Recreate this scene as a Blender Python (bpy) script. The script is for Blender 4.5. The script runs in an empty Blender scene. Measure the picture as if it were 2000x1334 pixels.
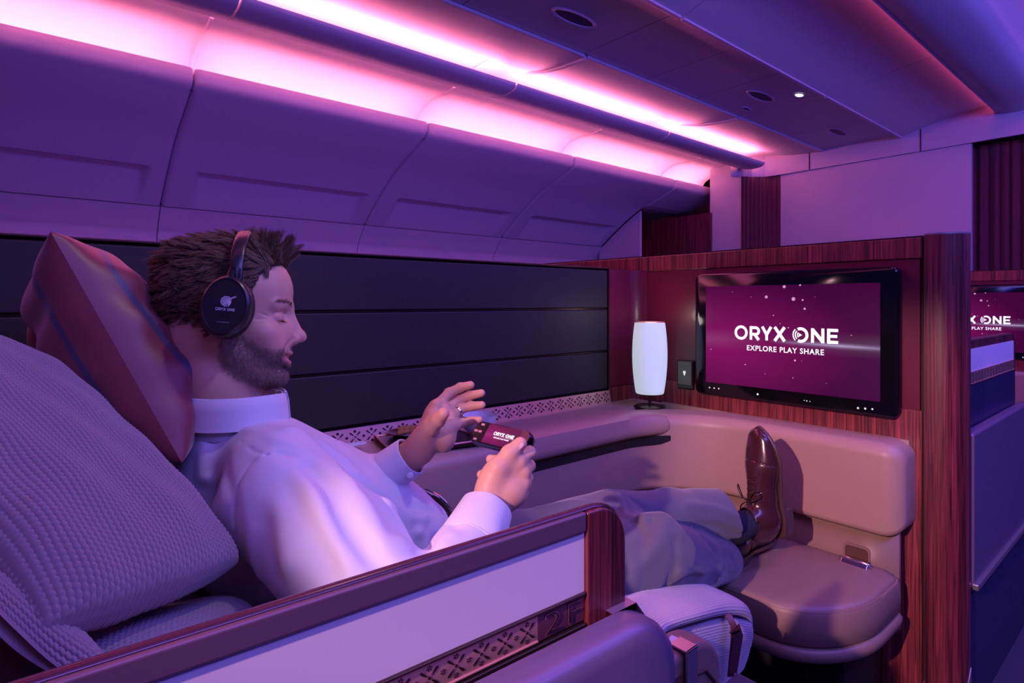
import bpy, bmesh, math, random
import numpy as np
from mathutils import Vector, Matrix, Euler

# ---------------------------------------------------------------- camera, world, large lights, exposure
scn = bpy.context.scene
COL = scn.collection
H = 1.10                      # camera height above the cabin floor
FPX = 1138.0                  # focal length in pixels of the 2000x1334 frame
HY = 590.0                    # horizon row
YAW = math.atan2(1350.0, FPX) # heading of the view from the cabin's long axis (+X)
CA, SA = math.cos(YAW), math.sin(YAW)

cam_d = bpy.data.cameras.new('camera')
cam = bpy.data.objects.new('camera', cam_d)
COL.objects.link(cam)
cam.location = (0, 0, H)
cam.rotation_euler = (math.pi/2, 0, YAW - math.pi/2)
cam_d.sensor_width = 36.0
cam_d.lens = FPX/2000*36.0
cam_d.shift_y = (HY - 667.0)/2000.0
cam_d.clip_start = 0.02
scn.camera = cam

scn.view_settings.view_transform = 'Standard'
scn.view_settings.look = 'None'
scn.view_settings.exposure = 0.0
scn.view_settings.gamma = 1.0
scn.view_settings.use_curve_mapping = False

w = bpy.data.worlds.new('cabin_dusk'); scn.world = w; w.use_nodes = True
w.node_tree.nodes['Background'].inputs[0].default_value = (0.13, 0.075, 0.60, 1)
w.node_tree.nodes['Background'].inputs[1].default_value = 0.17

def lamp(name, kind, loc, target, energy, color, size=0.3, size_y=None, spot=None, blend=0.5):
    l = bpy.data.lights.new(name, kind); l.energy = energy; l.color = color
    if kind == 'AREA':
        l.shape = 'RECTANGLE'; l.size = size; l.size_y = size_y or size
    else:
        l.shadow_soft_size = size
    if kind == 'SPOT':
        l.spot_size = spot; l.spot_blend = blend
    o = bpy.data.objects.new(name, l); COL.objects.link(o)
    o.location = (loc[0], loc[1], loc[2]+H)
    d = Vector((target[0]-loc[0], target[1]-loc[1], target[2]-loc[2]))
    o.rotation_euler = d.to_track_quat('-Z', 'Y').to_euler()
    return o
# violet-blue cabin mood light from the aisle ceiling (above and behind the view)
lamp('aisle_light', 'AREA', (0.7, -0.95, 1.25), (0.9, 0.9, -0.4), 24, (0.27, 0.215, 1.0), 2.2, 0.4)
lamp('aisle_light', 'AREA', (2.7, -0.6, 1.25), (3.4, 0.9, -0.2), 38, (0.24, 0.16, 1.0), 3.0, 0.3)
lamp('aisle_light', 'AREA', (4.6, -0.25, 1.2), (5.5, 1.2, 0.3), 7, (0.22, 0.13, 1.0), 1.0, 0.3)
# the far aisle's pink wash
lamp('far_aisle_light', 'AREA', (1.2, 1.9, 1.28), (1.2, 1.0, -0.6), 13, (1.0, 0.15, 0.42), 3.6, 0.25)
# pale reading lamp on the man
lamp('reading_and_studio_spot', 'SPOT', (0.9, 0.2, 1.33), (0.38, 0.90, -0.06), 17, (1.0, 0.92, 0.95), 0.035, spot=math.radians(44), blend=0.8)
lamp('reading_and_studio_spot', 'SPOT', (-1.9, 0.02, 0.84), (1.62, 0.62, -0.53), 400, (1.0, 0.52, 0.58), 0.03, spot=math.radians(18.5), blend=0.5)  # added pink studio spot behind the camera; casts the shoe's shadow on the pad
# blue uplight added out of view on the right to brighten the ceiling
lamp('ceiling_wash', 'AREA', (2.2, -1.0, 0.95), (2.4, 1.8, 1.35), 26, (0.10, 0.06, 1.0), 4.5, 0.3)
# violet light of the window-side seats, hidden behind the partition
lamp('window_seat_light', 'AREA', (1.6, 2.3, -0.1), (2.0, 4.2, 0.5), 10, (0.55, 0.12, 1.0), 4.5, 0.3)

# ---------------------------------------------------------------- helpers
def P(px, py, X=None, Y=None, Z=None, d=None):
    """point seen at a pixel of the 2000x1334 frame, on plane X / Y / Z or at depth d. z is above the floor"""
    a = (px-1000)/FPX; b = (HY-py)/FPX
    dx, dy = CA+SA*a, SA-CA*a
    if X is not None: d = X/dx
    elif Y is not None: d = Y/dy
    elif Z is not None: d = (Z-H)/b
    return Vector((dx*d, dy*d, b*d+H))

def tag(o, label=None, cat=None, group=None, kind=None):
    if label: o['label'] = label
    if cat: o['category'] = cat
    if group: o['group'] = group
    if kind: o['kind'] = kind
    return o

def thing(name, label, cat, loc=(0,0,0), group=None):
    o = bpy.data.objects.new(name, None); COL.objects.link(o)
    o.location = loc; o.empty_display_size = 0.05
    return tag(o, label, cat, group)

def copy_tree(o, offset=None, parent=None):
    c = o.copy(); COL.objects.link(c)
    if parent is not None:
        c.parent = parent; c.matrix_parent_inverse = o.matrix_parent_inverse.copy()
    if offset is not None: c.location = Vector(o.location) + Vector(offset)
    for ch in list(o.children): copy_tree(ch, None, c)
    return c

class MB:
    def __init__(s): s.v = []; s.f = []; s.m = []; s.n = 0
    def add(s, verts, faces, mi=0):
        verts = [tuple(map(float, q)) for q in verts]
        b = s.n; s.v += verts; s.n += len(verts)
        s.f += [tuple(i+b for i in f) for f in faces]; s.m += [mi]*len(faces)
        return s
    def box(s, a, b, mi=0):
        (x0,y0,z0),(x1,y1,z1) = a, b
        x0,x1 = sorted((x0,x1)); y0,y1 = sorted((y0,y1)); z0,z1 = sorted((z0,z1))
        V = [(x0,y0,z0),(x1,y0,z0),(x1,y1,z0),(x0,y1,z0),(x0,y0,z1),(x1,y0,z1),(x1,y1,z1),(x0,y1,z1)]
        return s.add(V, [(0,3,2,1),(4,5,6,7),(0,1,5,4),(1,2,6,5),(2,3,7,6),(3,0,4,7)], mi)
    def prism(s, pts, vec, mi=0, both=True):
        """polygon pts (3d) swept along vec"""
        n = len(pts); vec = Vector(vec)
        A = [Vector(q) for q in pts]; B = [q+vec for q in A]
        F = [(i, (i+1)%n, n+(i+1)%n, n+i) for i in range(n)]
        if both: F += [tuple(range(n))[::-1], tuple(range(n, 2*n))]
        return s.add(A+B, F, mi)
    def loft(s, rings, mi=0, closed=True, caps=True):
        n = len(rings[0]); V = [q for r in rings for q in r]; F = []
        m = n if closed else n-1
        for k in range(len(rings)-1):
            for i in range(m):
                j = (i+1) % n
                F.append((k*n+i, k*n+j, (k+1)*n+j, (k+1)*n+i))
        if caps and closed:
            F.append(tuple(range(n))[::-1]); F.append(tuple((len(rings)-1)*n+i for i in range(n)))
        return s.add(V, F, mi)
    def tube(s, pts, r, k=10, mi=0, caps=True, flat=None):
        pts = [Vector(q) for q in pts]; rings = []; N = None
        for i, q in enumerate(pts):
            t = (pts[min(i+1, len(pts)-1)] - pts[max(i-1, 0)]).normalized()
            if N is None:
                N = t.orthogonal().normalized()
            else:
                N = (N - t*N.dot(t)).normalized()
            B = t.cross(N); rr = r[i] if hasattr(r, '__len__') else r
            rings.append([q + N*math.cos(2*math.pi*j/k)*rr + B*math.sin(2*math.pi*j/k)*rr*(flat or 1) for j in range(k)])
        return s.loft(rings, mi, True, caps)
    def lathe(s, prof, c, k=32, mi=0, M=None, caps=True):
        rings = []
        for r, z in prof:
            rings.append([Vector((r*math.cos(2*math.pi*j/k), r*math.sin(2*math.pi*j/k), z)) for j in range(k)])
        if M is not None: rings = [[M@q for q in r] for r in rings]
        c = Vector(c)
        return s.loft([[q+c for q in r] for r in rings], mi, True, caps)
    def build(s, name, mats, parent=None, smooth=35, bevel=None, seg=3, subsurf=0, origin=None):
        me = bpy.data.meshes.new(name)
        me.from_pydata(s.v, [], s.f)
        if not isinstance(mats, (list, tuple)): mats = [mats]
        for m in mats: me.materials.append(m)
        me.polygons.foreach_set('material_index', s.m)
        me.update()
        bm = bmesh.new(); bm.from_mesh(me); bmesh.ops.recalc_face_normals(bm, faces=bm.faces); bm.to_mesh(me); bm.free()
        if smooth:
            me.polygons.foreach_set('use_smooth', [True]*len(me.polygons))
            me.set_sharp_from_angle(angle=math.radians(smooth))
        o = bpy.data.objects.new(name, me); COL.objects.link(o)
        if origin is None and parent is None and s.v:
            a = np.array(s.v); lo = a.min(0); hi = a.max(0)
            origin = ((lo[0]+hi[0])/2, (lo[1]+hi[1])/2, lo[2])
        if parent is not None:
            set_parent(o, parent)
        elif origin is not None:
            me.transform(Matrix.Translation(-Vector(origin))); o.location = origin
        if bevel:
            b = o.modifiers.new('bevel', 'BEVEL'); b.width = bevel; b.segments = seg; b.limit_method = 'ANGLE'; b.angle_limit = math.radians(40); b.harden_normals = True
        if subsurf:
            b = o.modifiers.new('sub', 'SUBSURF'); b.levels = subsurf; b.render_levels = subsurf
        return o

def set_parent(o, parent):
    o.parent = parent
    o.matrix_parent_inverse = Matrix.Translation(-Vector(parent.location)) if parent.parent is None else Matrix.Identity(4)

def pworld(o):
    v = Vector((0,0,0))
    while o is not None:
        if o.parent is None: v += Vector(o.location)
        o = o.parent
    return v

def np_obj(name, V, F, mats, parent=None, smooth=True, uv=None, colors=None, mi=None):
    me = bpy.data.meshes.new(name)
    V = np.asarray(V, dtype=np.float64); F = np.asarray(F, dtype=np.int32)
    if parent is None:
        lo = V.min(0); hi = V.max(0); org = np.array([(lo[0]+hi[0])/2, (lo[1]+hi[1])/2, lo[2]])
    else: org = np.zeros(3)
    V2 = V-org; k = F.shape[1]
    me.vertices.add(len(V2)); me.vertices.foreach_set('co', V2.astype(np.float32).ravel())
    me.loops.add(F.size); me.loops.foreach_set('vertex_index', F.ravel())
    me.polygons.add(len(F)); me.polygons.foreach_set('loop_start', np.arange(0, F.size, k, dtype=np.int32))
    if not isinstance(mats, (list, tuple)): mats = [mats]
    for m in mats: me.materials.append(m)
    if mi is not None: me.polygons.foreach_set('material_index', np.asarray(mi, dtype=np.int32))
    me.update(calc_edges=True); me.validate()
    if smooth: me.polygons.foreach_set('use_smooth', np.ones(len(me.polygons), dtype=bool))
    if uv is not None:
        l = me.uv_layers.new(name='UVMap'); l.data.foreach_set('uv', np.asarray(uv)[F.ravel()].astype(np.float32).ravel())
    if colors is not None:
        c = me.color_attributes.new(name='Col', type='FLOAT_COLOR', domain='POINT')
        c.data.foreach_set('color', np.asarray(colors, dtype=np.float32).ravel())
    o = bpy.data.objects.new(name, me); COL.objects.link(o)
    if parent is not None:
        set_parent(o, parent)
    else: o.location = org
    return o

def text_geo(s, size, offset=0.0, space=1.0, extrude=0.0):
    """flat lettering as (verts2d, faces), left aligned on the baseline"""
    c = bpy.data.curves.new('lettering', 'FONT'); c.body = s; c.size = size; c.offset = offset*size; c.space_character = space
    c.resolution_u = 4
    o = bpy.data.objects.new('lettering', c); COL.objects.link(o)
    dg = bpy.context.evaluated_depsgraph_get(); me = bpy.data.meshes.new_from_object(o.evaluated_get(dg))
    V = [(q.co.x, q.co.y) for q in me.vertices]; F = [tuple(p.vertices) for p in me.polygons]
    bpy.data.objects.remove(o); bpy.data.curves.remove(c); bpy.data.meshes.remove(me)
    return V, F

def fit_text(V, w, h):
    a = np.array(V); lo = a.min(0); hi = a.max(0)
    return [((q[0]-lo[0])/(hi[0]-lo[0])*w, (q[1]-lo[1])/(hi[1]-lo[1])*h) for q in V]

# ---------------------------------------------------------------- materials
def mat(name, col, rough=0.5, metal=0.0, spec=0.5, emit=None, estr=1.0, bump=None, var=None, sheen=0.0, coat=0.0, sss=0.0):
    m = bpy.data.materials.new(name); m.use_nodes = True; nt = m.node_tree; b = nt.nodes['Principled BSDF']
    b.inputs['Base Color'].default_value = (*col, 1); b.inputs['Roughness'].default_value = rough
    b.inputs['Metallic'].default_value = metal; b.inputs['Specular IOR Level'].default_value = spec
    b.inputs['Sheen Weight'].default_value = sheen; b.inputs['Coat Weight'].default_value = coat
    if sss:
        b.inputs['Subsurface Weight'].default_value = sss; b.inputs['Subsurface Radius'].default_value = (0.012, 0.004, 0.002)
        b.inputs['Subsurface Scale'].default_value = 0.6
    if emit:
        b.inputs['Emission Color'].default_value = (*emit, 1); b.inputs['Emission Strength'].default_value = estr
    tc = nt.nodes.new('ShaderNodeTexCoord')
    if bump:
        sc, st, dist = bump
        n = nt.nodes.new('ShaderNodeTexNoise'); n.inputs['Scale'].default_value = sc; n.inputs['Detail'].default_value = 4
        bp = nt.nodes.new('ShaderNodeBump'); bp.inputs['Strength'].default_value = st; bp.inputs['Distance'].default_value = dist
        nt.links.new(tc.outputs['Object'], n.inputs['Vector']); nt.links.new(n.outputs['Fac'], bp.inputs['Height']); nt.links.new(bp.outputs[0], b.inputs['Normal'])
    if var:
        sc, am = var
        n = nt.nodes.new('ShaderNodeTexNoise'); n.inputs['Scale'].default_value = sc; n.inputs['Detail'].default_value = 3
        mx = nt.nodes.new('ShaderNodeMix'); mx.data_type = 'RGBA'
        mx.inputs[6].default_value = (*[c*(1-am) for c in col], 1); mx.inputs[7].default_value = (*[min(1, c*(1+am)) for c in col], 1)
        nt.links.new(tc.outputs['Object'], n.inputs['Vector']); nt.links.new(n.outputs['Fac'], mx.inputs[0]); nt.links.new(mx.outputs[2], b.inputs['Base Color'])
    return m

def wood_mat(name, c1, c2, rough=0.35):
    m = bpy.data.materials.new(name); m.use_nodes = True; nt = m.node_tree; b = nt.nodes['Principled BSDF']
    tc = nt.nodes.new('ShaderNodeTexCoord'); mp = nt.nodes.new('ShaderNodeMapping'); mp.inputs['Scale'].default_value = (260, 260, 5.0)
    n = nt.nodes.new('ShaderNodeTexNoise'); n.inputs['Scale'].default_value = 1.0; n.inputs['Detail'].default_value = 5; n.inputs['Distortion'].default_value = 0.6
    n2 = nt.nodes.new('ShaderNodeTexNoise'); n2.inputs['Scale'].default_value = 0.22; n2.inputs['Detail'].default_value = 2
    rp = nt.nodes.new('ShaderNodeValToRGB'); rp.color_ramp.elements[0].position = 0.34; rp.color_ramp.elements[1].position = 0.68
    rp.color_ramp.elements[0].color = (*c1, 1); rp.color_ramp.elements[1].color = (*c2, 1)
    r2 = nt.nodes.new('ShaderNodeValToRGB'); r2.color_ramp.elements[0].position = 0.35; r2.color_ramp.elements[1].position = 0.62
    r2.color_ramp.elements[0].color = (0.45, 0.40, 0.42, 1); r2.color_ramp.elements[1].color = (1, 1, 1, 1)
    mx = nt.nodes.new('ShaderNodeMix'); mx.data_type = 'RGBA'; mx.blend_type = 'MULTIPLY'; mx.inputs[0].default_value = 1.0
    L = nt.links.new
    L(tc.outputs['Object'], mp.inputs[0]); L(mp.outputs[0], n.inputs['Vector']); L(mp.outputs[0], n2.inputs['Vector'])
    L(n.outputs['Fac'], rp.inputs[0]); L(n2.outputs['Fac'], r2.inputs[0]); L(rp.outputs[0], mx.inputs[6]); L(r2.outputs[0], mx.inputs[7]); L(mx.outputs[2], b.inputs['Base Color'])
    bp = nt.nodes.new('ShaderNodeBump'); bp.inputs['Strength'].default_value = 0.15; bp.inputs['Distance'].default_value = 0.001
    L(n.outputs['Fac'], bp.inputs['Height']); L(bp.outputs[0], b.inputs['Normal'])
    b.inputs['Roughness'].default_value = rough; b.inputs['Coat Weight'].default_value = 0.7; b.inputs['Coat Roughness'].default_value = 0.38
    return m

M_panel = mat('cabin_panel', (0.52, 0.48, 0.58), 0.45, bump=(400, 0.05, 0.0005))
M_ceil = mat('ceiling_panel', (0.56, 0.53, 0.62), 0.5)
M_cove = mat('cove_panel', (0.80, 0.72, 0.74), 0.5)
M_gap = mat('panel_gap', (0.03, 0.02, 0.04), 0.7)
M_rail = mat('ceiling_rail', (0.55, 0.52, 0.62), 0.35)
M_led = mat('pink_led', (1, 0.6, 0.7), emit=(1.0, 0.22, 0.36), estr=33)
M_ledc = mat('magenta_led', (1, 0.4, 0.6), emit=(1.0, 0.10, 0.28), estr=9)
M_wood = wood_mat('rosewood_veneer', (0.075, 0.010, 0.014), (0.50, 0.080, 0.085))
M_wood2 = wood_mat('dark_rosewood', (0.060, 0.008, 0.014), (0.32, 0.045, 0.060))
M_lacq = mat('burgundy_lacquer', (0.15, 0.010, 0.035), 0.38, coat=0.2)
M_black = mat('black_leather', (0.034, 0.030, 0.028), 0.5, spec=0.3, bump=(900, 0.25, 0.0006))
M_blackm = mat('black_gloss', (0.006, 0.005, 0.007), 0.12)
M_blackr = mat('black_rubber', (0.012, 0.011, 0.013), 0.6)
M_tan = mat('tan_leather', (0.46, 0.30, 0.24), 0.42, bump=(1100, 0.18, 0.0005))
M_tan2 = mat('taupe_leather', (0.29, 0.18, 0.145), 0.42, bump=(1100, 0.2, 0.0005))
M_brown = mat('brown_leather', (0.13, 0.060, 0.045), 0.45, bump=(900, 0.2, 0.0005))
M_carpet = mat('navy_carpet', (0.035, 0.03, 0.09), 0.95, bump=(500, 0.8, 0.003), var=(260, 0.5))
M_copper = mat('rose_copper', (0.86, 0.46, 0.38), 0.42, metal=0.75, bump=(60, 0.25, 0.002))
M_coppd = mat('dark_copper', (0.06, 0.02, 0.02), 0.4, metal=0.6)
M_chrome = mat('chrome', (0.85, 0.82, 0.86), 0.12, metal=1.0)
M_metal = mat('satin_metal', (0.62, 0.55, 0.58), 0.32, metal=0.85)
M_bronze = mat('dark_bronze', (0.10, 0.05, 0.05), 0.3, metal=0.8)
M_white = mat('white_paint', (0.80, 0.78, 0.82), 0.4)
M_curtain = mat('burgundy_curtain', (0.16, 0.022, 0.045), 0.85, sheen=0.3)

def struct(name, mb, m, **k):
    o = mb.build(name, m, None, **k); o['kind'] = 'structure'; return o
# ---------------------------------------------------------------- the cabin shell
X0, X1 = -2.2, 5.62
def ext_profile(prof, xa, xb, mi=0, mb=None):
    """open (Y,Z) strip swept along X; Z above the floor"""
    mb = mb or MB()
    mb.loft([[(xa, y, z) for y, z in prof], [(xb, y, z) for y, z in prof]], mi, closed=False, caps=False)
    return mb
def smooth_prof(pts, n=6):
    """Catmull-Rom through (Y,Z)"""
    q = [np.array(p, float) for p in pts]; q = [2*q[0]-q[1]]+q+[2*q[-1]-q[-2]]; out = []
    for i in range(1, len(q)-2):
        for k in range(n):
            t = k/n
            out.append(tuple(0.5*((2*q[i])+(-q[i-1]+q[i+1])*t+(2*q[i-1]-5*q[i]+4*q[i+1]-q[i+2])*t*t+(-q[i-1]+3*q[i]-3*q[i+1]+q[i+2])*t**3)))
    out.append(tuple(q[-2])); return out
def thick_profile(prof, th, xa, xb, mb=None, mi=0):
    """a closed plate of thickness th behind an open profile"""
    mb = mb or MB(); n = len(prof); back = []
    for i in range(n):
        a = np.array(prof[max(i-1, 0)]); b = np.array(prof[min(i+1, n-1)]); t = (b-a)/np.linalg.norm(b-a)
        nn = np.array([-t[1], t[0]]); back.append(tuple(np.array(prof[i])+nn*th))
    ring = list(prof)+back[::-1]
    mb.loft([[(xa, y, z) for y, z in ring], [(xb, y, z) for y, z in ring]], mi); return mb

mb = MB(); mb.box((X0, -1.3, -0.05), (8.0, 4.9, 0.0)); struct('floor', mb, M_carpet)

XS = 2.065
def yz(px, py, X): q = P(px, py, X=X); return (q.y, q.z)
binp = [yz(*q, XS) for q in [(837,239),(838,250),(834,266),(812,293),(773,338),(740,390),(713,439)]]
binp = smooth_prof(binp, 5)
wallp = [yz(*q, XS) for q in [(712,441),(702,470),(697,497)]]
w_end = wallp[-1]; wallp = smooth_prof(wallp+[(w_end[0]+0.10, w_end[1]-0.5), (w_end[0]+0.02, 0.02)], 5)
lip = binp[0]
# side wall below the bins
mb = MB(); seams = [XS+1.39*k for k in range(-3, 3)]+[X1]
for a, b in zip([X0]+seams[:-1], seams):
    if b <= X0: continue
    a = max(a, X0)
    thick_profile(wallp, 0.03, a+0.0025, b-0.0025, mb)
struct('wall_left', mb, M_panel, smooth=50)
mb = MB(); mb.box((X0, wallp[0][0]+0.18, 0), (X1, wallp[0][0]+0.30, 2.7)); struct('wall_left_lining', mb, M_gap)

# overhead bins, each a unit of its own
binset = []
def o_z(o): return 0.0
def bin_unit(xa, xb, label, recess=True, end=False, prof=None):
    t = thing('overhead_bin', label, 'overhead bin', ((xa+xb)/2, lip[0]+0.5, 1.6), 'overhead bins along the side wall')
    prof = prof or binp; n = len(prof)
    # arc length parameter and a recessed hand grip near the bottom
    s = [0]
    for i in range(1, n): s.append(s[-1]+math.dist(prof[i], prof[i-1]))
    S = s[-1]
    NX, NS = 90, 110
    ys = np.interp(np.linspace(0, S, NS), s, [q[0] for q in prof]); zs = np.interp(np.linspace(0, S, NS), s, [q[1] for q in prof])
    dy = np.gradient(ys); dz = np.gradient(zs); l = np.hypot(dy, dz); ny, nz = -dz/l, dy/l      # points outwards/up
    V = []; ux = np.linspace(0, 1, NX)
    W = xb-xa-0.008; sv = np.linspace(0, 1, NS)
    for i in range(NX):
        for j in range(NS):
            x = xa+0.004+W*ux[i]; e = min(ux[i], 1-ux[i])*W
            off = 0.0
            if e < 0.02: off -= 0.012*(1-e/0.02)**2                      # rounded side edges
            if recess:
                xm = min(ux[i]*W-0.15, W-0.10-ux[i]*W); sm = (sv[j]-0.72)*S
                if xm > 0 and sm > 0:
                    k = min(1, xm/0.03)*max(0, 1-(sv[j]-0.72)/0.285)
                    off -= 0.060*min(1, sm/0.008)*k
            V.append((x, ys[j]-off*ny[j], zs[j]-off*nz[j]))
    for xe_ in (xa+0.004, xb-0.004):
        for j in range(NS): V.append((xe_, ys[j]+0.066*ny[j], zs[j]+0.066*nz[j]))
    F = [(i*NS+j, (i+1)*NS+j, (i+1)*NS+j+1, i*NS+j+1) for i in range(NX-1) for j in range(NS-1)]
    F += [(NX*NS+j, j, j+1, NX*NS+j+1) for j in range(NS-1)]+[((NX-1)*NS+j, (NX+1)*NS+j, (NX+1)*NS+j+1, (NX-1)*NS+j+1) for j in range(NS-1)]
    np_obj('bin_door', V, F, M_panel, t)
    m2 = MB()
    m2.prism([(xa+0.001, y, z) for y, z in prof]+[(xa+0.001, prof[-1][0]+0.1, prof[-1][1]), (xa+0.001, lip[0]+0.5, lip[1]-0.14), (xa+0.001, lip[0]+0.004, lip[1]-0.10)], (xb-xa-0.002, 0, 0))
    o = m2.build('bin_body', M_panel, t, smooth=40)
    for v in o.data.vertices: v.co.y += 0.064; v.co.z += 0.030
    for v in o.data.vertices:
        if v.co.z+o_z(o) > lip[1]-0.10: v.co.z = lip[1]-0.10-o_z(o)
    return t
names = ['bin at the left edge of the picture, above the pillow', 'bin above the man\'s head', 'bin next towards the front wall from the one above the man',
         'bin with the slimmer grip, above the far corner of the black partition', 'short dark bin without a grip ending at the curtain']
bx = [XS-1.39*2, XS-1.39, XS, XS+1.39, XS+2.80]
bin_unit(X0, bx[0]-0.0, 'curved cabin bin furthest back, just outside the left of the picture')
bin_unit(bx[0], bx[1], 'curved cream overhead '+names[0])
bin_unit(bx[1], bx[2], 'curved cream overhead '+names[1])
bin_unit(bx[2], bx[3], 'curved cream overhead '+names[2])
bin_unit(bx[3], bx[4], 'curved cream overhead '+names[3])
bin_unit(bx[4], X1, 'curved cream overhead '+names[4], recess=False, prof=binp[:19]+[(binp[19][0]+0.02, binp[19][1]+0.01), (binp[20][0]+0.08, binp[20][1]+0.03)])

# cove behind the bin lip: wall rising to the valance, lit by the led strip
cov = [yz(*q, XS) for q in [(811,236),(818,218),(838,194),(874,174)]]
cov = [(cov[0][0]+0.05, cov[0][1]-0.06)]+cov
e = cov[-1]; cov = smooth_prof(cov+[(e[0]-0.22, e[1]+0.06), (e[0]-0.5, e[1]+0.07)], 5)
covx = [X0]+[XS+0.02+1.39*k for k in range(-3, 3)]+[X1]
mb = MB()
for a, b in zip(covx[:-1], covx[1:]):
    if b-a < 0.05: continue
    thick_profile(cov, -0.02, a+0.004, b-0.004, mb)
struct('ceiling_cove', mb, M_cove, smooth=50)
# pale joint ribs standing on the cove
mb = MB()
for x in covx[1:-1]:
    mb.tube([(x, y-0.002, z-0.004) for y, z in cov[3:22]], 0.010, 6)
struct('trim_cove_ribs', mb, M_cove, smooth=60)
mb = MB()
for a, b in zip(covx[:-1], covx[1:]):
    if b-a < 0.05: continue
    mb.box((a+0.05, lip[0]+0.022, lip[1]-0.040), (b-0.08, lip[0]+0.052, lip[1]-0.030))
struct('trim_bin_led', mb, M_led)

# valance bar
VX = 2.27
vb = [yz(1010, 162, VX), yz(1008, 170, VX), yz(1000, 179, VX), yz(980, 189, VX), yz(958, 190, VX)]
vb = smooth_prof(vb, 4)
mb = MB(); vx = [X0, VX-1.55*2, VX-1.55, VX, VX+1.55, 5.34]
for a, b in zip(vx[:-1], vx[1:]):
    ring = vb+[(vb[-1][0]-0.015, vb[-1][1]+0.018), (vb[0][0]+0.03, vb[0][1]-0.005)]
    mb.loft([[(a+0.005, y, z) for y, z in ring], [(b-0.005, y, z) for y, z in ring]])
struct('trim_valance', mb, M_ceil, smooth=50, bevel=0.003)
mb = MB()
for a, b in zip(vx[:-1], vx[1:]):
    mb.box((a+0.03, vb[0][0]+0.06, vb[0][1]+0.012), (b-0.05, vb[0][0]+0.10, vb[0][1]+0.022))
struct('trim_valance_led', mb, M_led)

# ceiling panels from valance to first rail
CX = 2.40
cp = [yz(*q, CX) for q in [(998,141),(1019,142),(1063,138),(1104,127),(1143,112)]]
cp = [(cp[0][0]+0.35, cp[0][1]+0.02)]+cp
cp = smooth_prof(cp, 5)
cxs = [X0, CX-1.64*2, CX-1.64, CX, CX+1.64, X1]
mb = MB()
for k, (a, b) in enumerate(zip(cxs[:-1], cxs[1:])):
    thick_profile(cp, -0.02, a+0.006, b-0.006, mb)
struct('ceiling_panels_left', mb, M_ceil, smooth=50)
r1 = cp[-1]; r2y, r2z = yz(1330, 36, CX)
# arched joint strips
mb = MB()
for x in cxs[1:-1]:
    mb.tube([(x, y, z-0.006) for y, z in cp[2:]], 0.011, 6)
struct('trim_ceiling_joints', mb, M_ceil, smooth=60)
# middle strip panels
mb = MB(); mx = [X0]+[CX-0.02-0.82*k for k in range(5, -1, -1)]+[CX+0.55, CX+1.08, CX+1.64, CX+2.45, X1]
mx = sorted(set([q for q in mx if q >= X0]))
zc = max(r1[1], r2z)+0.012
for a, b in zip(mx[:-1], mx[1:]):
    mb.box((a+0.0035, r2y+0.012, zc), (b-0.0035, r1[0]-0.012, zc+0.02))
struct('ceiling_panels_middle', mb, M_ceil)
mb = MB(); mb.box((X0, -1.3, 2.95), (X1+0.2, 4.9, 3.0)); struct('ceiling_void', mb, M_gap)
mb = MB()
for y, z in ((r1[0], r1[1]), (r2y, r2z)):
    for a, b in zip(cxs[:-1], cxs[1:]):
        mb.box((a+0.01, y-0.012, z-0.006), (b-0.01, y+0.012, z+0.012))
struct('trim_ceiling_rails', mb, M_rail, bevel=0.004)
# dome panels to the aisle cove
DX = CX+1.76
dp = [(r2y, r2z)]+[yz(*q, DX) for q in [(1694,162),(1757,134),(1820,111)]]
e = dp[-1]; dp = smooth_prof(dp+[(e[0]-0.22, e[1]+0.035)], 5)
mb = MB(); dxs = [X0, DX-1.76*3, DX-1.76*2, DX-1.76, DX, X1]
for a, b in zip(dxs[:-1], dxs[1:]):
    if b <= X0: continue
    thick_profile(dp, -0.02, max(a, X0)+0.004, b-0.004, mb)
struct('ceiling_panels_dome', mb, M_ceil, smooth=50)
# big aisle-side bulge
AX = 4.14
ap = [yz(*q, AX) for q in [(1841,124),(1883,121),(1946,99),(1975,80),(1994,62)]]
ap = [(ap[0][0]+0.0, ap[0][1]+0.012)]+ap
e = ap[-1]; ap = smooth_prof(ap+[(e[0]-0.10, e[1]+0.08)], 5)
mb = MB(); axs = [X0, AX-1.76*3, AX-1.76*2, AX-1.76, AX, X1]
for a, b in zip(axs[:-1], axs[1:]):
    if b <= X0: continue
    thick_profile(ap, -0.02, max(a, X0)+0.003, b-0.003, mb)
struct('ceiling_aisle_valance', mb, M_ceil, smooth=50)
mb = MB(); mb.box((X0, ap[0][0]-0.060, ap[0][1]+0.012), (X1, ap[0][0]-0.030, ap[0][1]+0.020)); struct('trim_aisle_led', mb, M_ledc)
# ceiling beyond, over the aisle and to the other side
e = ap[-1]
op = smooth_prof([(e[0]+0.05, e[1]+0.10), (e[0]-0.15, e[1]+0.10), (-0.4, 2.66), (-1.0, 2.50), (-1.3, 2.3)], 5)
mb = MB(); thick_profile(op, -0.02, X0, X1, mb); struct('ceiling_panels_right', mb, M_ceil, smooth=50)
mb = MB(); mb.box((X0, e[0]-0.13, e[1]+0.05), (X1, e[0]-0.10, e[1]+0.06)); struct('trim_right_led', mb, M_ledc)

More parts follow.
